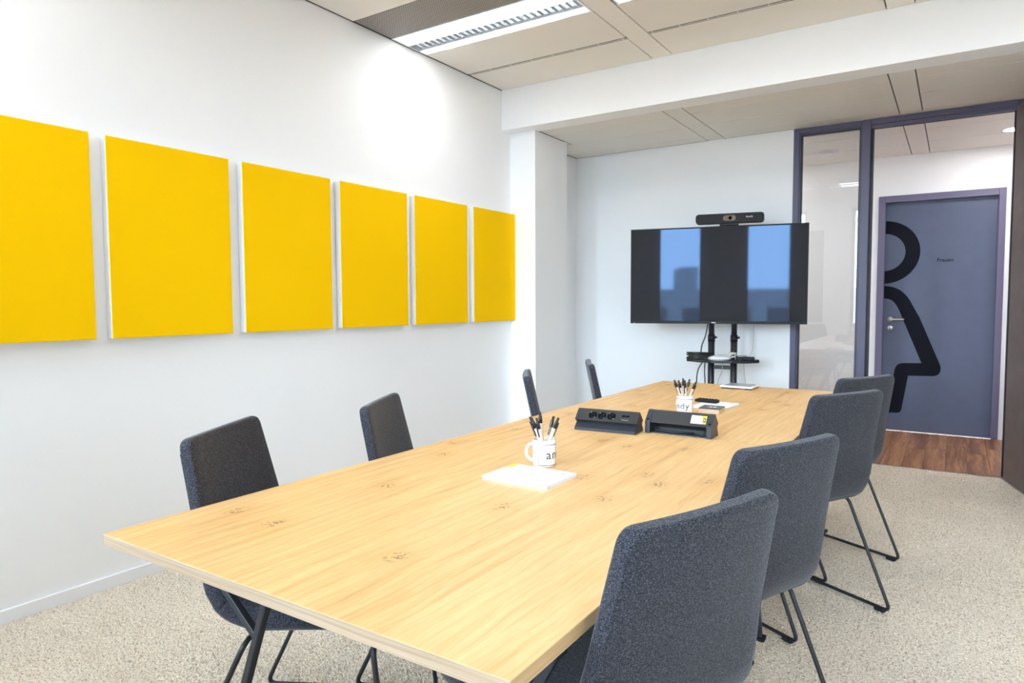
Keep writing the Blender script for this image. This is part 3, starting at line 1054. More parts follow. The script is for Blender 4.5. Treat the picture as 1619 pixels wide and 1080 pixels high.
def chair_path():
    """Centre line from the top of the back down, round the bend and along the seat."""
    Z1 = 0.944
    def fc(z): return -0.174 - 0.2132 * (z - 0.475) + 0.0175
    back, seat = [], []
    p0, p1, p2 = Vector((fc(0.575), 0.575)), Vector((fc(0.486), 0.484)), Vector((-0.035, 0.486))
    pts = []
    for k in range(15):
        z = Z1 - (Z1 - 0.575) * k / 14
        pts.append(Vector((fc(z), z)))
    bend = [(1 - t) ** 2 * p0 + 2 * t * (1 - t) * p1 + t * t * p2 for t in [k / 12 for k in range(1, 13)]]
    tail = [Vector((-0.035 + (0.335) * k / 10, 0.486 + 0.012 * (k / 10))) for k in range(1, 11)]
    return pts, bend, tail


def make_chair():
    r = empty('conference_chair', (0, 0, 0))
    pts, bend, tail = chair_path()
    allp = pts + bend + tail
    # arc lengths
    S = [0.0]
    for a, b in zip(allp, allp[1:]):
        S.append(S[-1] + (b - a).length)
    tot = S[-1]

    def sample(s):
        s = max(0.0, min(tot, s))
        for i in range(len(S) - 1):
            if s <= S[i + 1] + 1e-9:
                t = (s - S[i]) / (S[i + 1] - S[i])
                p = allp[i].lerp(allp[i + 1], t)
                break
        return p

    def st(s, endtop=False):
        p = sample(s)
        a, b = sample(s - 0.006), sample(s + 0.006)
        t = (b - a).normalized()
        z = p.y
        if s < 0.50:
            w = 0.201 + (0.246 - 0.201) * min(1.0, (0.944 - z) / (0.944 - 0.475)) if p.x < -0.03 else 0.246
        else:
            w = 0.246
        if p.x > -0.03:
            w = 0.246 - 0.012 * ((p.x + 0.03) / 0.33)
        ht = 0.0170 + 0.0180 * max(0.0, min(1.0, (s - 0.25) / 0.22))
        cup = 0.011 * max(0.0, min(1.0, (0.45 - s) / 0.20))
        rr = ht * (0.60 if s < 0.3 else 0.60 + 0.35 * min(1.0, (s - 0.3) / 0.12))
        rc, rt_ = 0.032, 0.012
        for dist in (s, tot - s):
            if dist < rc:
                w = w - rc + math.sqrt(max(0.0, rc * rc - (rc - dist) ** 2))
            if dist < rt_:
                ht = ht - rt_ * 0.9 + 0.9 * math.sqrt(max(0.0, rt_ * rt_ - (rt_ - dist) ** 2))
        return (p.x, p.y, t.x, t.y, w, max(ht, 0.003), rr, cup)

    # split the shell in the bend: upper part is the backrest, lower part the seat
    split = S[len(pts) + 4]
    sb = [0.0005, 0.003, 0.007, 0.012, 0.018, 0.026, 0.036, 0.045]
    k = 0.07
    while k < split - 0.02:
        sb.append(k); k += 0.03
    sb += [split - 0.01, split + 0.0005]
    loft('backrest', [st(s) for s in sb], 'grey_fabric', r, 'back')
    ss = [split - 0.0005, split + 0.01]
    k = split + 0.02
    while k < tot - 0.05:
        ss.append(k); k += 0.015 if k < split + 0.12 else 0.03
    ss += [tot - q for q in (0.045, 0.036, 0.026, 0.018, 0.012, 0.007, 0.003, 0.0005)]
    loft('seat', [st(s) for s in ss], 'grey_fabric', r)
    # sled frame: one bent rod per side, tied by two bars beneath the seat
    zt, lw = 0.446, 0.275
    for s in (-1, 1):
        path = [(-0.066, s * 0.05, zt), (-0.066, s * lw, zt), (-0.274, s * lw, 0.0145), (0.308, s * lw, 0.0145), (0.262, s * lw, zt), (0.262, s * 0.05, zt)]
        lg = tube('leg', fillet(path, 0.034, 6), 0.0072, 'black_metal', r, 8)
        for f in (-0.228, 0.255):
            box('glide', f - 0.022, f + 0.022, s * lw - 0.011, s * lw + 0.011, 0.0, 0.018, 'rubber', lg, bevel=0.003)
    for f in (-0.066, 0.262):
        tube('crossbar', [(f, -0.052, zt), (f, 0.052, zt)], 0.0072, 'black_metal', r, 8)
    box('seat_plate', -0.085, 0.280, -0.10, 0.10, zt + 0.004, zt + 0.012, 'black_metal', r)
    return r


CHAIRS = [
    (2.620, 1.243, 159.1, 'dark grey upholstered chair nearest the camera, at the right front corner of the table'),
    (2.635, 1.917, 155.8, 'dark grey chair second from the camera along the right side of the table'),
    (2.647, 3.030, 150.6, 'dark grey chair third from the camera along the right side of the table'),
    (2.644, 3.682, 152.0, 'dark grey chair farthest from the camera on the right side, before the washroom door'),
    (1.668, 1.289, 28.2, 'dark grey chair on the wall side nearest the camera, left of the table corner'),
    (1.673, 1.927, 27.2, 'dark grey chair on the wall side, second from the camera'),
    (1.625, 3.030, 31.5, 'dark grey chair seen edge on in front of the white column'),
    (1.615, 3.750, 30.0, 'dark grey chair seen edge on against the end wall, far left of the table'),
]
chair0 = make_chair()
for i, (x, y, a, lb) in enumerate(CHAIRS):
    o = chair0 if i == 0 else copy_tree(chair0)
    o.location = (x, y, 0.004)
    o.rotation_euler = (0, 0, math.radians(a))
    tag(o, lb, 'chair', 'upholstered chairs around the conference tables')

# ================================================================== TELEVISION ON ITS TROLLEY
TVA = math.radians(12.8)
TVW, TVH = 1.40, 0.80
tvl = Vector((0.866, 5.445, 1.1165))
tv = empty('television', (tvl.x + math.cos(TVA) * TVW / 2, tvl.y + math.sin(TVA) * TVW / 2, tvl.z), TVA)
hw = TVW / 2
box('cabinet', -hw, hw, 0.006, 0.030, 0, TVH, 'black_plastic', tv, bevel=0.003)
box('rear_housing', -hw * 0.62, hw * 0.62, 0.030, 0.044, 0.10, TVH * 0.72, 'black_plastic', tv, bevel=0.006, seg=2)
for x0, x1, z0, z1 in ((-hw, -hw + 0.011, 0, TVH), (hw - 0.011, hw, 0, TVH), (-hw + 0.011, hw - 0.011, TVH - 0.011, TVH), (-hw + 0.011, hw - 0.011, 0, 0.021)):
    box('bezel', x0, x1, 0.0, 0.008, z0, z1, 'black_plastic', tv, bevel=0.001)
sc_ = box('screen', -hw + 0.011, hw - 0.011, 0.003, 0.007, 0.021, TVH - 0.011, 'tv_screen', tv)
sc_['label'] = 'dark glossy screen mirroring the windows'
box('maker_badge', -0.028, 0.005, -0.0008, 0.001, 0.006, 0.013, 'silver_text', tv)
box('standby_light', -hw + 0.030, -hw + 0.036, -0.0008, 0.001, 0.003, 0.008, 'silver_text', tv)
tag(tv, 'large flat television with black frame standing before the end wall', 'television')

# video bar on top
vb = empty('video_bar', (tv.location.x + 0.0, tv.location.y, tvl.z + TVH), TVA)
prof = []
LBx, HBz = 0.265, 0.078


def capsule(hx, z0, z1, rc, n=5):
    pts = []
    for cx_, cz_, a0 in ((hx - rc, z1 - rc, 0), (-hx + rc, z1 - rc, PI / 2), (-hx + rc, z0 + rc, PI), (hx - rc, z0 + rc, 1.5 * PI)):
        for k in range(n + 1):
            a = a0 + PI / 2 * k / n
            pts.append((cx_ + rc * math.cos(a), cz_ + rc * math.sin(a)))
    return pts


prism('speaker_body', capsule(LBx, 0.020, 0.020 + HBz, 0.024), 'Y', -0.035, 0.035, 'mesh_black', vb, bevel=0.003)
lens = prism('lens_window', capsule(0.050, 0.038, 0.082, 0.0215), 'Y', -0.0375, -0.034, 'lens_brown', vb)
prism('lens_rim', [(x * 1.08, 0.06 + (z - 0.06) * 1.16) for x, z in capsule(0.050, 0.038, 0.082, 0.0215)], 'Y', -0.0362, -0.034, 'black_plastic', vb)
lathe('lens', [(0.0, -0.001), (0.014, -0.001), (0.014, 0.002), (0.0, 0.003)], 'socket_dark', lens, 20).data.transform(
    Matrix.Translation((0.006, -0.0375, 0.060)) @ Matrix.Rotation(PI / 2, 4, 'X'))
t = text_mesh('maker_lettering', 'poly', 0.020, 'silver_text', vb, extrude=0.0004)
t.location = (0.163, -0.0354, 0.066); t.rotation_euler = (PI / 2, 0, 0)
lathe('maker_mark', [(0.0, 0.0), (0.0085, 0.0), (0.0085, 0.0008), (0.0, 0.0008)], 'silver_text', vb, 3).data.transform(
    Matrix.Translation((0.134, -0.0352, 0.066)) @ Matrix.Rotation(PI / 2, 4, 'X'))
box('mount_clamp', -0.075, 0.070, -0.030, 0.040, 0.0, 0.020, 'black_plastic', vb, bevel=0.003)
tag(vb, 'black video conference bar with camera on top of the television', 'video bar')
vb.location = (tv.location.x + 0.10 * math.cos(TVA), tv.location.y + 0.10 * math.sin(TVA) + 0.012, tvl.z + TVH)

# trolley
tr_ = empty('tv_trolley', (1.585, 5.70, 0), TVA)
PS = 0.0905
for s in (-1, 1):
    pl = tube('pole', [(s * PS, 0, 0.06), (s * PS, 0, 1.02)], 0.0265, 'black_metal', tr_, 20)
    tube('upper_pole', [(s * PS, 0, 1.0), (s * PS, 0, 1.70)], 0.0235, 'black_metal', pl, 20)
    tube('collar', [(s * PS, 0, 0.965), (s * PS, 0, 1.022)], 0.029, 'black_plastic', pl, 20)
    tube('clamp_knob', [(s * PS + 0.025, 0, 1.0), (s * PS + 0.045, 0, 1.0)], 0.009, 'black_plastic', pl, 10)
    box('base_foot', s * 0.30 - 0.03, s * 0.30 + 0.03, -0.26, 0.20, 0.062, 0.10, 'black_metal', tr_, bevel=0.004)
    for yy in (-0.22, 0.16):
        cs = tube('caster', [(s * 0.30 - 0.015, yy, 0.031), (s * 0.30 + 0.015, yy, 0.031)], 0.031, 'rubber', tr_, 16)
box('base_beam', -0.30, 0.30, -0.035, 0.035, 0.065, 0.105, 'black_metal', tr_, bevel=0.004)
box('tie_bar', -PS, PS, -0.015, 0.015, 0.735, 0.765, 'black_metal', tr_, bevel=0.002)
box('mount_plate', -0.22, 0.22, -0.044, -0.027, 1.30, 1.68, 'black_metal', tr_, bevel=0.003)
shelf_poly = [(-0.29, 0.05), (-0.29, -0.02), (-0.20, -0.10), (-0.08, -0.155), (0.08, -0.155), (0.20, -0.10), (0.29, -0.02), (0.29, 0.05), (0.20, 0.10), (-0.20, 0.10)]
bm = bmesh.new()
sh = prism('shelf', shelf_poly, 'Z', 0.795, 0.818, 'black_metal', tr_, bevel=0.002)
tag(tr_, 'black two-pole rolling stand with a shelf below the television', 'tv stand')
SHZ = 0.818
trM = Matrix.Translation((1.585, 5.70, 0)) @ Matrix.Rotation(TVA, 4, 'Z')


def on_shelf(x, y, z=SHZ):
    return trM @ Vector((x, y, z))


# coiled black cable, router, adapters on the shelf
cb = []
for k in range(150):
    a = k * 0.30
    rx, ry = 0.095 + 0.012 * math.sin(k * 0.7), 0.055 + 0.010 * math.cos(k * 0.9)
    cb.append(on_shelf(-0.185 + rx * math.cos(a), -0.005 + ry * math.sin(a), SHZ + 0.006 + 0.048 * k / 150 + 0.004 * math.sin(k * 0.37)))
o = tube('cable_coil', cb, 0.0055, 'cable_black', None, 6)
tag(o, 'thick coil of black cable lying on the left of the trolley shelf', 'cable')
rtp = on_shelf(-0.02, -0.075)
rt_o = empty('router', rtp, TVA)
lathe('router_body', [(0.0, 0.0), (0.085, 0.0), (0.092, 0.010), (0.088, 0.020), (0.045, 0.036), (0.0, 0.040)], 'white_plastic', rt_o, 32)
lathe('router_ring', [(0.0905, 0.008), (0.0930, 0.008), (0.0930, 0.012), (0.0905, 0.012)], 'cable_grey', rt_o, 32)
tag(rt_o, 'flat round white device on the trolley shelf', 'router')
wc_pts = [on_shelf(0.075 + 0.03 * math.cos(k * 0.8) + 0.012 * math.sin(k * 1.7), -0.06 + 0.022 * math.sin(k * 0.8), SHZ + 0.006 + 0.055 * abs(math.sin(k * 0.24))) for k in range(34)]
o = tube('cable_knot', wc_pts, 0.003, 'cable_white', None, 6)
tag(o, 'loose knot of white cable on the trolley shelf', 'cable')
adp = empty('power_adapter', on_shelf(0.205, -0.035), TVA)
box('adapter_body', -0.050, 0.050, -0.025, 0.025, 0, 0.026, 'black_plastic', adp, bevel=0.005, seg=2)
tube('adapter_lead', fillet([(-0.05, 0, 0.012), (-0.09, 0.01, 0.010), (-0.10, 0.05, 0.006)], 0.02), 0.003, 'cable_black', adp, 6)
tag(adp, 'small black power adapter on the right of the trolley shelf', 'adapter')
swb = empty('network_box', on_shelf(0.13, 0.035), TVA)
box('box_body', -0.065, 0.065, -0.035, 0.035, 0, 0.030, 'cable_grey', swb, bevel=0.004)
box('box_face', -0.055, 0.055, -0.0365, -0.034, 0.008, 0.022, 'black_plastic', swb)
tag(swb, 'small grey flat box behind the adapter on the trolley shelf', 'network box')


def hang(label, pts, r, mat):
    P = [on_shelf(*q) for q in pts]
    # smooth through the points
    out = []
    for i in range(len(P) - 1):
        a, b = P[max(i - 1, 0)], P[i]
        c, d_ = P[i + 1], P[min(i + 2, len(P) - 1)]
        for k in range(8):
            t = k / 8
            out.append(0.5 * ((2 * b) + (-a + c) * t + (2 * a - 5 * b + 4 * c - d_) * t * t + (-a + 3 * b - 3 * c + d_) * t ** 3))
    out.append(P[-1])
    o = tube('hanging_cable', out, r, mat, None, 6)
    tag(o, label, 'cable')


hang('black cable running down from the television to the left of the trolley shelf', [(-0.115, -0.03, 1.14), (-0.135, -0.035, 1.02), (-0.165, -0.04, 0.93), (-0.172, -0.03, 0.86)], 0.005, 'cable_black')
hang('outer of two black cables hanging under the left of the trolley shelf', [(-0.16, 0.0, 0.79), (-0.195, -0.02, 0.72), (-0.205, -0.01, 0.60), (-0.17, 0.0, 0.42), (-0.13, 0.03, 0.15)], 0.005, 'cable_black')
hang('inner of two black cables hanging beside the left pole below the shelf', [(-0.14, 0.0, 0.79), (-0.142, -0.01, 0.70), (-0.135, -0.01, 0.55), (-0.13, 0.0, 0.12)], 0.0045, 'cable_black')
hang('thin grey cable hanging between the two trolley poles', [(0.01, -0.12, 0.795), (0.0, -0.12, 0.72), (-0.03, -0.10, 0.62), (-0.035, -0.08, 0.45), (-0.02, 0.0, 0.15)], 0.0022, 'cable_grey')
hang('thin grey cable hanging right of the trolley poles below the shelf', [(0.17, -0.06, 0.795), (0.178, -0.06, 0.70), (0.19, -0.05, 0.55), (0.18, 0.0, 0.15)], 0.0022, 'cable_grey')
hang('thin grey wire dropping from the television right of the poles', [(0.245, 0.0, 1.16), (0.242, 0.0, 1.0), (0.236, -0.01, 0.90), (0.20, -0.03, 0.835)], 0.0015, 'cable_grey')

# ================================================================== THINGS ON THE TABLE
TZT = TZ
KT = 0.93242          # the things were measured on a slightly lower plane


def tp(x, y):
    return (CAM_LOC.x + (x - CAM_LOC.x) * KT, y * KT, TZT)


def make_mug(loc, rz_text, handle_a, label):
    """rz_text: direction (radians) the middle of the lettering faces."""
    r = empty('mug', loc)
    R, Hm = 0.0400, 0.0920
    prof = [(0.0, 0.002), (0.034, 0.002), (0.036, 0.0), (0.0385, 0.002), (R, 0.006), (R, Hm - 0.002), (R - 0.001, Hm), (R - 0.0030, Hm), (R - 0.0040, Hm - 0.002),
            (R - 0.0042, 0.008), (0.030, 0.006), (0.0, 0.006)]
    lathe('cup', prof, 'ceramic', r, 48)
    hp = []
    for k in range(17):
        a = -PI / 2 + PI * k / 16
        hp.append((R - 0.003 + 0.027 * max(0.0, math.cos(a)) ** 0.8, 0.0, 0.046 + 0.029 * math.sin(a)))
    hp = [(R - 0.004, 0, 0.017)] + hp + [(R - 0.004, 0, 0.075)]
    h = tube('handle', [Matrix.Rotation(handle_a, 3, 'Z') @ Vector(q) for q in hp], 0.0052, 'ceramic', r, 10)
    # lettering wrapped round the cup
    def wrap(me, zc):
        for v in me.vertices:
            a = rz_text + v.co.x / R
            rad = R + 0.00035 + v.co.z
            v.co = (rad * math.cos(a), rad * math.sin(a), zc + v.co.y)
    t = text_mesh('mug_lettering', 'andy', 0.044, 'mug_print', r, extrude=0.00015, bold=0.0001, spacing=1.14)
    wrap(t.data, 0.043)
    # rectangle outline round the word, lines subdivided so that they follow the cup
    V, F = [], []
    def strip(x0, x1, z0, z1, n):
        b = len(V)
        for k in range(n + 1):
            xx = x0 + (x1 - x0) * k / n
            a = rz_text + xx / R
            for rad in (R + 0.0001, R + 0.0005):
                for zz in (z0, z1):
                    V.append((rad * math.cos(a), rad * math.sin(a), zz))
        for k in range(n):
            i, j = b + k * 4, b + (k + 1) * 4
            F.extend([(i + 2, j + 2, j + 3, i + 3), (i, i + 1, j + 1, j), (i, j, j + 2, i + 2), (i + 1, i + 3, j + 3, j + 1)])
    wl = 0.0021
    x0, x1, z0, z1 = -0.072, 0.072, 0.007, 0.079
    strip(x0, x1, z1 - wl, z1, 40); strip(x0, x1, z0, z0 + wl, 40)
    strip(x0, x0 + wl, z0, z1, 1); strip(x1 - wl, x1, z0, z1, 1)
    mesh_obj('mug_outline', V, F, 'mug_print', r)
    tag(r, label, 'mug', 'white lettered mugs holding pens')
    return r


def make_pen():
    """Base at the tip, standing along +Z, 0.166 long."""
    r = empty('pen', (0, 0, 0))
    lathe('barrel', [(0.0, 0.010), (0.0052, 0.014), (0.0061, 0.022), (0.0061, 0.130), (0.0, 0.130)], 'pen_kraft', r, 12)
    lathe('tip', [(0.0, 0.0), (0.0010, 0.0), (0.0040, 0.010), (0.0061, 0.018), (0.0, 0.018)], 'pen_black', r, 12)
    lathe('cap', [(0.0, 0.128), (0.0065, 0.128), (0.0065, 0.148), (0.0056, 0.152), (0.0044, 0.153), (0.0044, 0.166), (0.0, 0.166)], 'pen_black', r, 12)
    box('clip', -0.0025, 0.0025, 0.0064, 0.0092, 0.100, 0.150, 'pen_black', r, bevel=0.0006)
    return r


pen0 = make_pen()
pen_used = [False]


ORDER = ['second pen from the left', 'leftmost pen', 'third pen from the left', 'fourth pen from the left', 'second pen from the right', 'rightmost pen']


def put_pens(mug_loc, leans, label, group):
    for (bx, by, dx, dy, spin, dz), where in zip(leans, ORDER):
        o = pen0 if not pen_used[0] else copy_tree(pen0)
        pen_used[0] = True
        dirv = Vector((dx, dy, 1.0)).normalized()
        q = Vector((0, 0, 1)).rotation_difference(dirv)
        o.rotation_mode = 'QUATERNION'
        q2 = q @ Matrix.Rotation(spin, 3, 'Z').to_quaternion()
        o.rotation_quaternion = q2
        o.location = Vector(mug_loc) + Vector((bx, by, 0.0085 + dz)) * KT
        tag(o, where + ' ' + label, 'pen', group)


# view directions on the table: right = (0.835, 0.547), away = (-0.547, 0.835)
RX, RY, AX, AY = 0.8365, 0.548, -0.548, 0.8365


def V2(r_, a_):
    return (RX * r_ + AX * a_, RY * r_ + AY * a_)


def lean(base_r, base_a, to_r, to_a, spin, dz=0.0):
    b = V2(base_r, base_a); d_ = V2(to_r, to_a)
    return (b[0], b[1], d_[0], d_[1], spin, dz)


M1 = tp(2.040, 1.990)
M2 = tp(2.090, 3.290)
# the left-hand side of the photo is -right; text begins right of centre on the first mug
to_cam1 = math.atan2(-M1[1], CAM_LOC.x - M1[0])
to_cam2 = math.atan2(-M2[1], CAM_LOC.x - M2[0])
make_mug(M1, to_cam1 + 1.28, to_cam1 - PI / 2 - 0.15, 'white mug lettered andy beside the writing pad, handle to the left')
make_mug(M2, to_cam2 - 0.62, to_cam2 - PI / 2 - 0.9, 'white mug lettered andy standing behind the black socket boxes')
put_pens(M1, [lean(0.012, 0.00, -0.36, 0.02, 2.6), lean(0.012, 0.012, -0.40, 0.25, 1.9, 0.002), lean(0.010, -0.010, -0.24, -0.12, 2.9),
              lean(-0.004, 0.014, -0.06, 0.12, 0.6, 0.006), lean(-0.014, 0.004, 0.30, 0.10, 3.4), lean(-0.012, -0.010, 0.38, -0.05, 5.2, 0.004)],
         'in the mug beside the writing pad', 'pens in the nearer mug')
put_pens(M2, [lean(0.012, 0.00, -0.28, 0.02, 2.6), lean(0.012, 0.012, -0.38, 0.15, 1.9, 0.004), lean(0.006, -0.012, -0.10, -0.12, 2.9),
              lean(-0.002, 0.014, 0.02, 0.20, 0.6, 0.002), lean(-0.014, 0.004, 0.26, 0.10, 3.4, 0.003), lean(-0.012, -0.010, 0.40, -0.05, 5.2)],
         'in the mug behind the socket boxes', 'pens in the farther mug')


def make_pad(loc, rz, hx, hy, th, label, yellow):
    r = empty('writing_pad', loc, rz)
    n = 6
    for k in range(n):
        z0, z1 = th * k / n, th * (k + 1) / n
        j = 0.0006 * math.sin(k * 2.3)
        box('sheet_block', -hx + j, hx + j, -hy - j, hy - j, z0, z1 - 0.0002, 'paper', r)
    if yellow:
        prism('yellow_corner', [(-hx + 0.002, hy - 0.002), (-hx + 0.002, hy - 0.060), (-hx + 0.018, hy - 0.045), (-hx + 0.018, hy - 0.002)], 'Z', th, th + 0.0003, 'yellow_print', r)
    for k in range(3):
        box('print_line', hx - 0.040, hx - 0.014 - 0.004 * k, hy - 0.030 - 0.004 * k, hy - 0.0285 - 0.004 * k, th, th + 0.0003, 'grey_print', r)
    tag(r, label, 'writing pad')
    return r


make_pad(tp(2.085, 1.8205), math.radians(-1.0), 0.120, 0.093, 0.012, 'blank white writing pad lying near the middle of the nearer table', True)

# power boxes -----------------------------------------------------------------
def section(flip):
    """Waisted side profile (y, z) of the socket box, sockets on the low-y slope."""
    pts = [(0.0, 0.0), (0.0, 0.010), (0.030, 0.032), (0.020, 0.036), (0.006, 0.046), (0.046, 0.086), (0.056, 0.089), (0.098, 0.048), (0.080, 0.034), (0.098, 0.010), (0.098, 0.0)]
    return pts


pw = empty('socket_box', tp(1.815, 2.632), math.radians(4.5))
LNG = 0.282
prism('housing', section(False), 'X', 0.006, LNG - 0.006, 'power_black', pw, bevel=0.001)
for x0, x1 in ((0.0, 0.006), (LNG - 0.006, LNG)):
    prism('end_plate', [(y, z) for y, z in section(False)], 'X', x0, x1, 'power_side', pw, bevel=0.001)
prism('cable_flap', [(-0.003, 0.0), (-0.003, 0.012), (0.027, 0.034), (0.0285, 0.032), (0.002, 0.010), (0.002, 0.0)], 'X', 0.004, LNG - 0.004, 'power_side', pw)
sl_t = Vector((0, 0.040, 0.040)).normalized()
sl_n = Vector((0, -sl_t.z, sl_t.y))
c0 = Vector((0, 0.026, 0.066))


def slope_matrix(x, along=0.0, out=0.0):
    o_ = Vector((x, c0.y, c0.z)) + sl_t * along + sl_n * out
    return Matrix(((1, 0, 0, o_.x), (0, sl_t.y, sl_n.y, o_.y), (0, sl_t.z, sl_n.z, o_.z), (0, 0, 0, 1)))


for k, xx in enumerate((0.078, 0.121, 0.164)):
    so = lathe('socket', [(0.0195, 0.0), (0.0215, 0.0), (0.0215, 0.0016), (0.0195, 0.0016)], 'power_side', pw, 28)
    so.data.transform(slope_matrix(xx))
    f_ = lathe('well_shade_disc', [(0.0, 0.0002), (0.0195, 0.0002), (0.0195, 0.0010), (0.0, 0.0004)], 'socket_dark', so, 28)  # raised disc, the shade of a recessed well put into its near black colour
    f_.data.transform(slope_matrix(xx))
    for s in (-1, 1):
        q = lathe('contact_hole', [(0.0, 0.0), (0.0024, 0.0), (0.0024, 0.0013), (0.0, 0.0013)], 'slot_black', so, 10)
        q.data.transform(slope_matrix(xx) @ Matrix.Translation((s * 0.0068 * math.cos(0.7), s * 0.0068 * math.sin(0.7), 0)))
        q = box('earth_clip', -0.0016, 0.0016, -0.003, 0.003, 0.0002, 0.0020, 'steel', so)
        q.data.transform(slope_matrix(xx) @ Matrix.Rotation(0.7, 4, 'Z') @ Matrix.Translation((0, s * 0.0170, 0)))
q = box('usb_port', -0.007, 0.007, -0.004, 0.004, 0.0, 0.0008, 'socket_dark', pw); q.data.transform(slope_matrix(0.218, 0.006))
q = box('usb_port', -0.007, 0.007, -0.004, 0.004, 0.0, 0.0008, 'socket_dark', pw); q.data.transform(slope_matrix(0.236, 0.006))
q = box('print_line', -0.016, 0.016, -0.001, 0.001, 0.0, 0.0005, 'grey_print', pw); q.data.transform(slope_matrix(0.227, -0.014))
tag(pw, 'black table socket box with three round outlets facing the camera', 'socket box', 'socket boxes on the table')

pb = empty('socket_box', tp(2.107, 2.722), math.radians(0.5))
LB2 = 0.287
up_sec = [(0.010, 0.046), (0.046, 0.092), (0.056, 0.096), (0.100, 0.052), (0.086, 0.038), (0.030, 0.040)]
prism('housing', up_sec, 'X', 0.004, LB2 - 0.004, 'power_black', pb, bevel=0.001)
for x0, x1 in ((0.0, 0.022), (LB2 - 0.022, LB2)):
    prism('end_plate', [(0.004, 0.0), (0.004, 0.050), (0.046, 0.0925), (0.057, 0.0965), (0.101, 0.052), (0.082, 0.036), (0.101, 0.008), (0.101, 0.0)], 'X', x0, x1, 'power_side', pb, bevel=0.001)
    cxm = (x0 + x1) / 2
    sc2 = lathe('screw', [(0.0, 0.0), (0.0045, 0.0), (0.0045, 0.0015), (0.0, 0.0018)], 'socket_dark', pb, 12)
    sc2.data.transform(Matrix.Translation((cxm, 0.0125, 0.0595)) @ Matrix.Rotation(math.radians(45), 4, 'X'))
prism('socket_flange', [(0.060, 0.0), (0.060, 0.020), (0.101, 0.040), (0.101, 0.0)], 'X', 0.022, LB2 - 0.022, 'power_black', pb)
box('base_plate', 0.022, LB2 - 0.022, 0.018, 0.060, 0.0, 0.004, 'power_side', pb)
tube('cable', fillet([(0.262, 0.050, 0.040), (0.255, 0.020, 0.022), (0.240, 0.012, 0.003)], 0.012), 0.0032, 'cable_black', pb, 8)
tube('cable', fillet([(0.030, 0.050, 0.035), (0.040, 0.030, 0.010), (0.12, 0.03, 0.008), (0.20, 0.05, 0.008)], 0.012), 0.0032, 'cable_black', pb, 8)
# sticker on the slope toward the camera
t2 = Vector((0, 0.036, 0.046)).normalized(); n2_ = Vector((0, -t2.z, t2.y))
ctr = Vector((0.226, 0.030, 0.0716))
SM = Matrix(((1, 0, 0, ctr.x), (0, t2.y, n2_.y, ctr.y), (0, t2.z, n2_.z, ctr.z), (0, 0, 0, 1)))
st_ = box('sticker', -0.032, 0.032, -0.019, 0.019, 0.0, 0.0009, 'paper', pb); st_.data.transform(SM)
st_['label'] = 'white and yellow rating sticker'
q = prism('sticker_yellow', [(0.032, -0.019), (0.032, 0.019), (0.008, 0.019), (0.018, 0.002), (0.018, -0.019)], 'Z', 0.0009, 0.0012, 'yellow_print', st_); q.data.transform(SM)
q = box('sticker_mark', 0.0185, 0.030, -0.010, 0.008, 0.0012, 0.0015, 'socket_dark', st_); q.data.transform(SM)
q = box('sticker_mark', 0.0215, 0.027, -0.005, 0.003, 0.0015, 0.0017, 'paper', st_); q.data.transform(SM)
for k in range(3):
    q = box('sticker_line', -0.028, 0.010 - 0.004 * k, -0.014 + 0.008 * k, -0.012 + 0.008 * k, 0.0009, 0.0011, 'grey_print', st_); q.data.transform(SM)
tag(pb, 'black table socket box turned away, with a white and yellow sticker', 'socket box', 'socket boxes on the table')

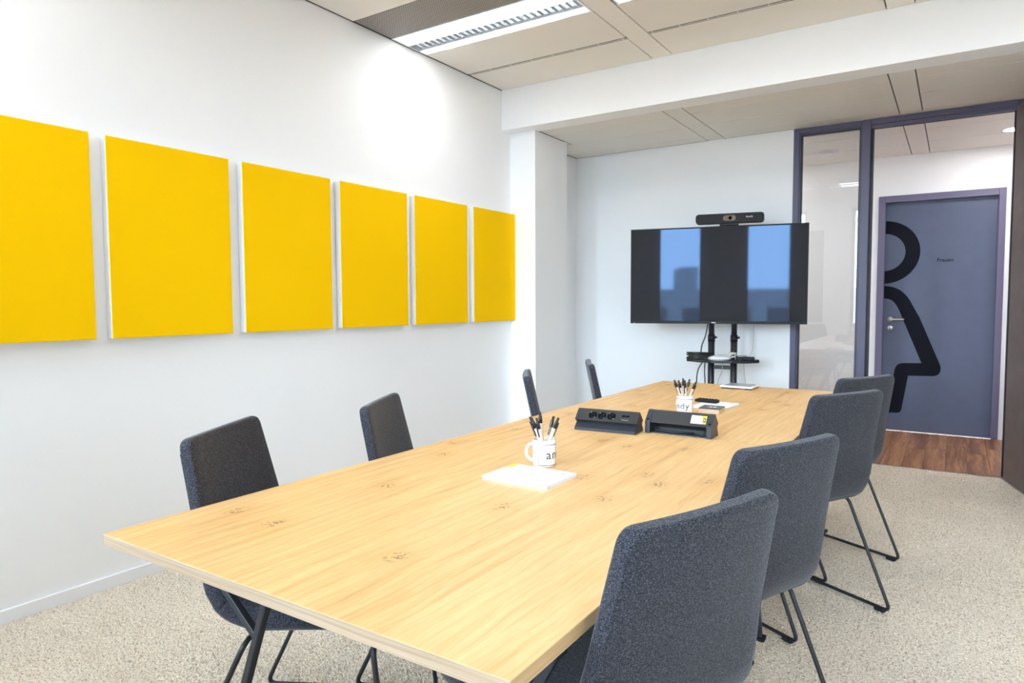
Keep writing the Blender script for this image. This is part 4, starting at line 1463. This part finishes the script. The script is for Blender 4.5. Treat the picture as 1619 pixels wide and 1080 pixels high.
# booklets, card box, black case behind the second mug
make_pad(tp(2.150, 3.615), math.radians(-3), 0.092, 0.112, 0.010, 'white pad beneath the black case behind the farther mug', False)
q = box('yellow_corner', 0.074, 0.092, -0.112, -0.085, 0.0100, 0.0103, 'yellow_print', bpy.data.objects['writing_pad.001'])
cbx = empty('card_box', tp(2.185, 3.420), math.radians(2))
box('carton', -0.052, 0.052, -0.060, 0.060, 0, 0.021, 'kraft', cbx, bevel=0.001)
lid = box('lid', -0.0525, 0.0525, -0.0605, 0.0605, 0.021, 0.0245, 'dark_card', cbx, bevel=0.0008)
prism('logo', [(-0.022, -0.012), (-0.006, 0.016), (0.004, 0.002), (0.014, 0.018), (0.030, -0.006), (0.016, -0.008), (0.010, 0.000), (0.000, -0.012), (-0.010, -0.004)], 'Z', 0.0245, 0.0249, 'paper', lid)
tag(cbx, 'small brown card box with dark printed lid beside the farther mug', 'card box')
bc = empty('pencil_case', Vector(tp(2.085, 3.668)) + Vector((0, 0, 0.0099)), math.radians(-7))
box('case_body', -0.062, 0.062, -0.024, 0.024, 0, 0.016, 'black_plastic', bc, bevel=0.004, seg=2)
for k in range(6):
    box('case_rib', -0.050 + k * 0.018, -0.040 + k * 0.018, -0.020, 0.020, 0.016, 0.0185, 'black_plastic', bc, bevel=0.0008)
tag(bc, 'small black ribbed case lying on the white pad', 'case')

# tablet on the far edge of the table
tb = empty('tablet', tp(2.052, 4.470), math.radians(-2.5))
box('tablet_body', -0.103, 0.103, -0.092, 0.092, 0.007, 0.019, 'white_plastic', tb, bevel=0.005, seg=2)
box('tablet_screen', -0.086, 0.086, -0.070, 0.080, 0.019, 0.0196, 'grey_screen', tb)
for s in (-1, 1):
    box('foot', s * 0.075 - 0.020, s * 0.075 + 0.020, -0.080, -0.060, 0.0, 0.0075, 'rubber', tb)
    box('foot', s * 0.075 - 0.020, s * 0.075 + 0.020, 0.060, 0.080, 0.0, 0.0075, 'rubber', tb)
tag(tb, 'white tablet lying flat at the far edge of the table', 'tablet')

for o in list(bpy.data.objects):
    if o.parent is None and o.get('category') in ('mug', 'pen', 'writing pad', 'socket box', 'card box', 'case', 'tablet'):
        o.scale = (KT, KT, KT)

# ================================================================== OUTSIDE THE WINDOWS (mirrored in the screen)
ob = empty('office_block', (6.0, -48, -14), 0)
box('facade', -16, 22, 0, 8, 0, 16.2, 'facade', ob)
box('roof_house', 0.5, 1.7, 1, 7, 16.2, 17.9, 'facade', ob)
for j in range(4):
    for i in range(12):
        box('window', -14.5 + i * 3.0, -12.7 + i * 3.0, 7.95, 8.05, 2.0 + j * 3.6, 4.0 + j * 3.6, 'facade_dark', ob)
tag(ob, 'grey office block across the street mirrored faintly in the television', 'building')
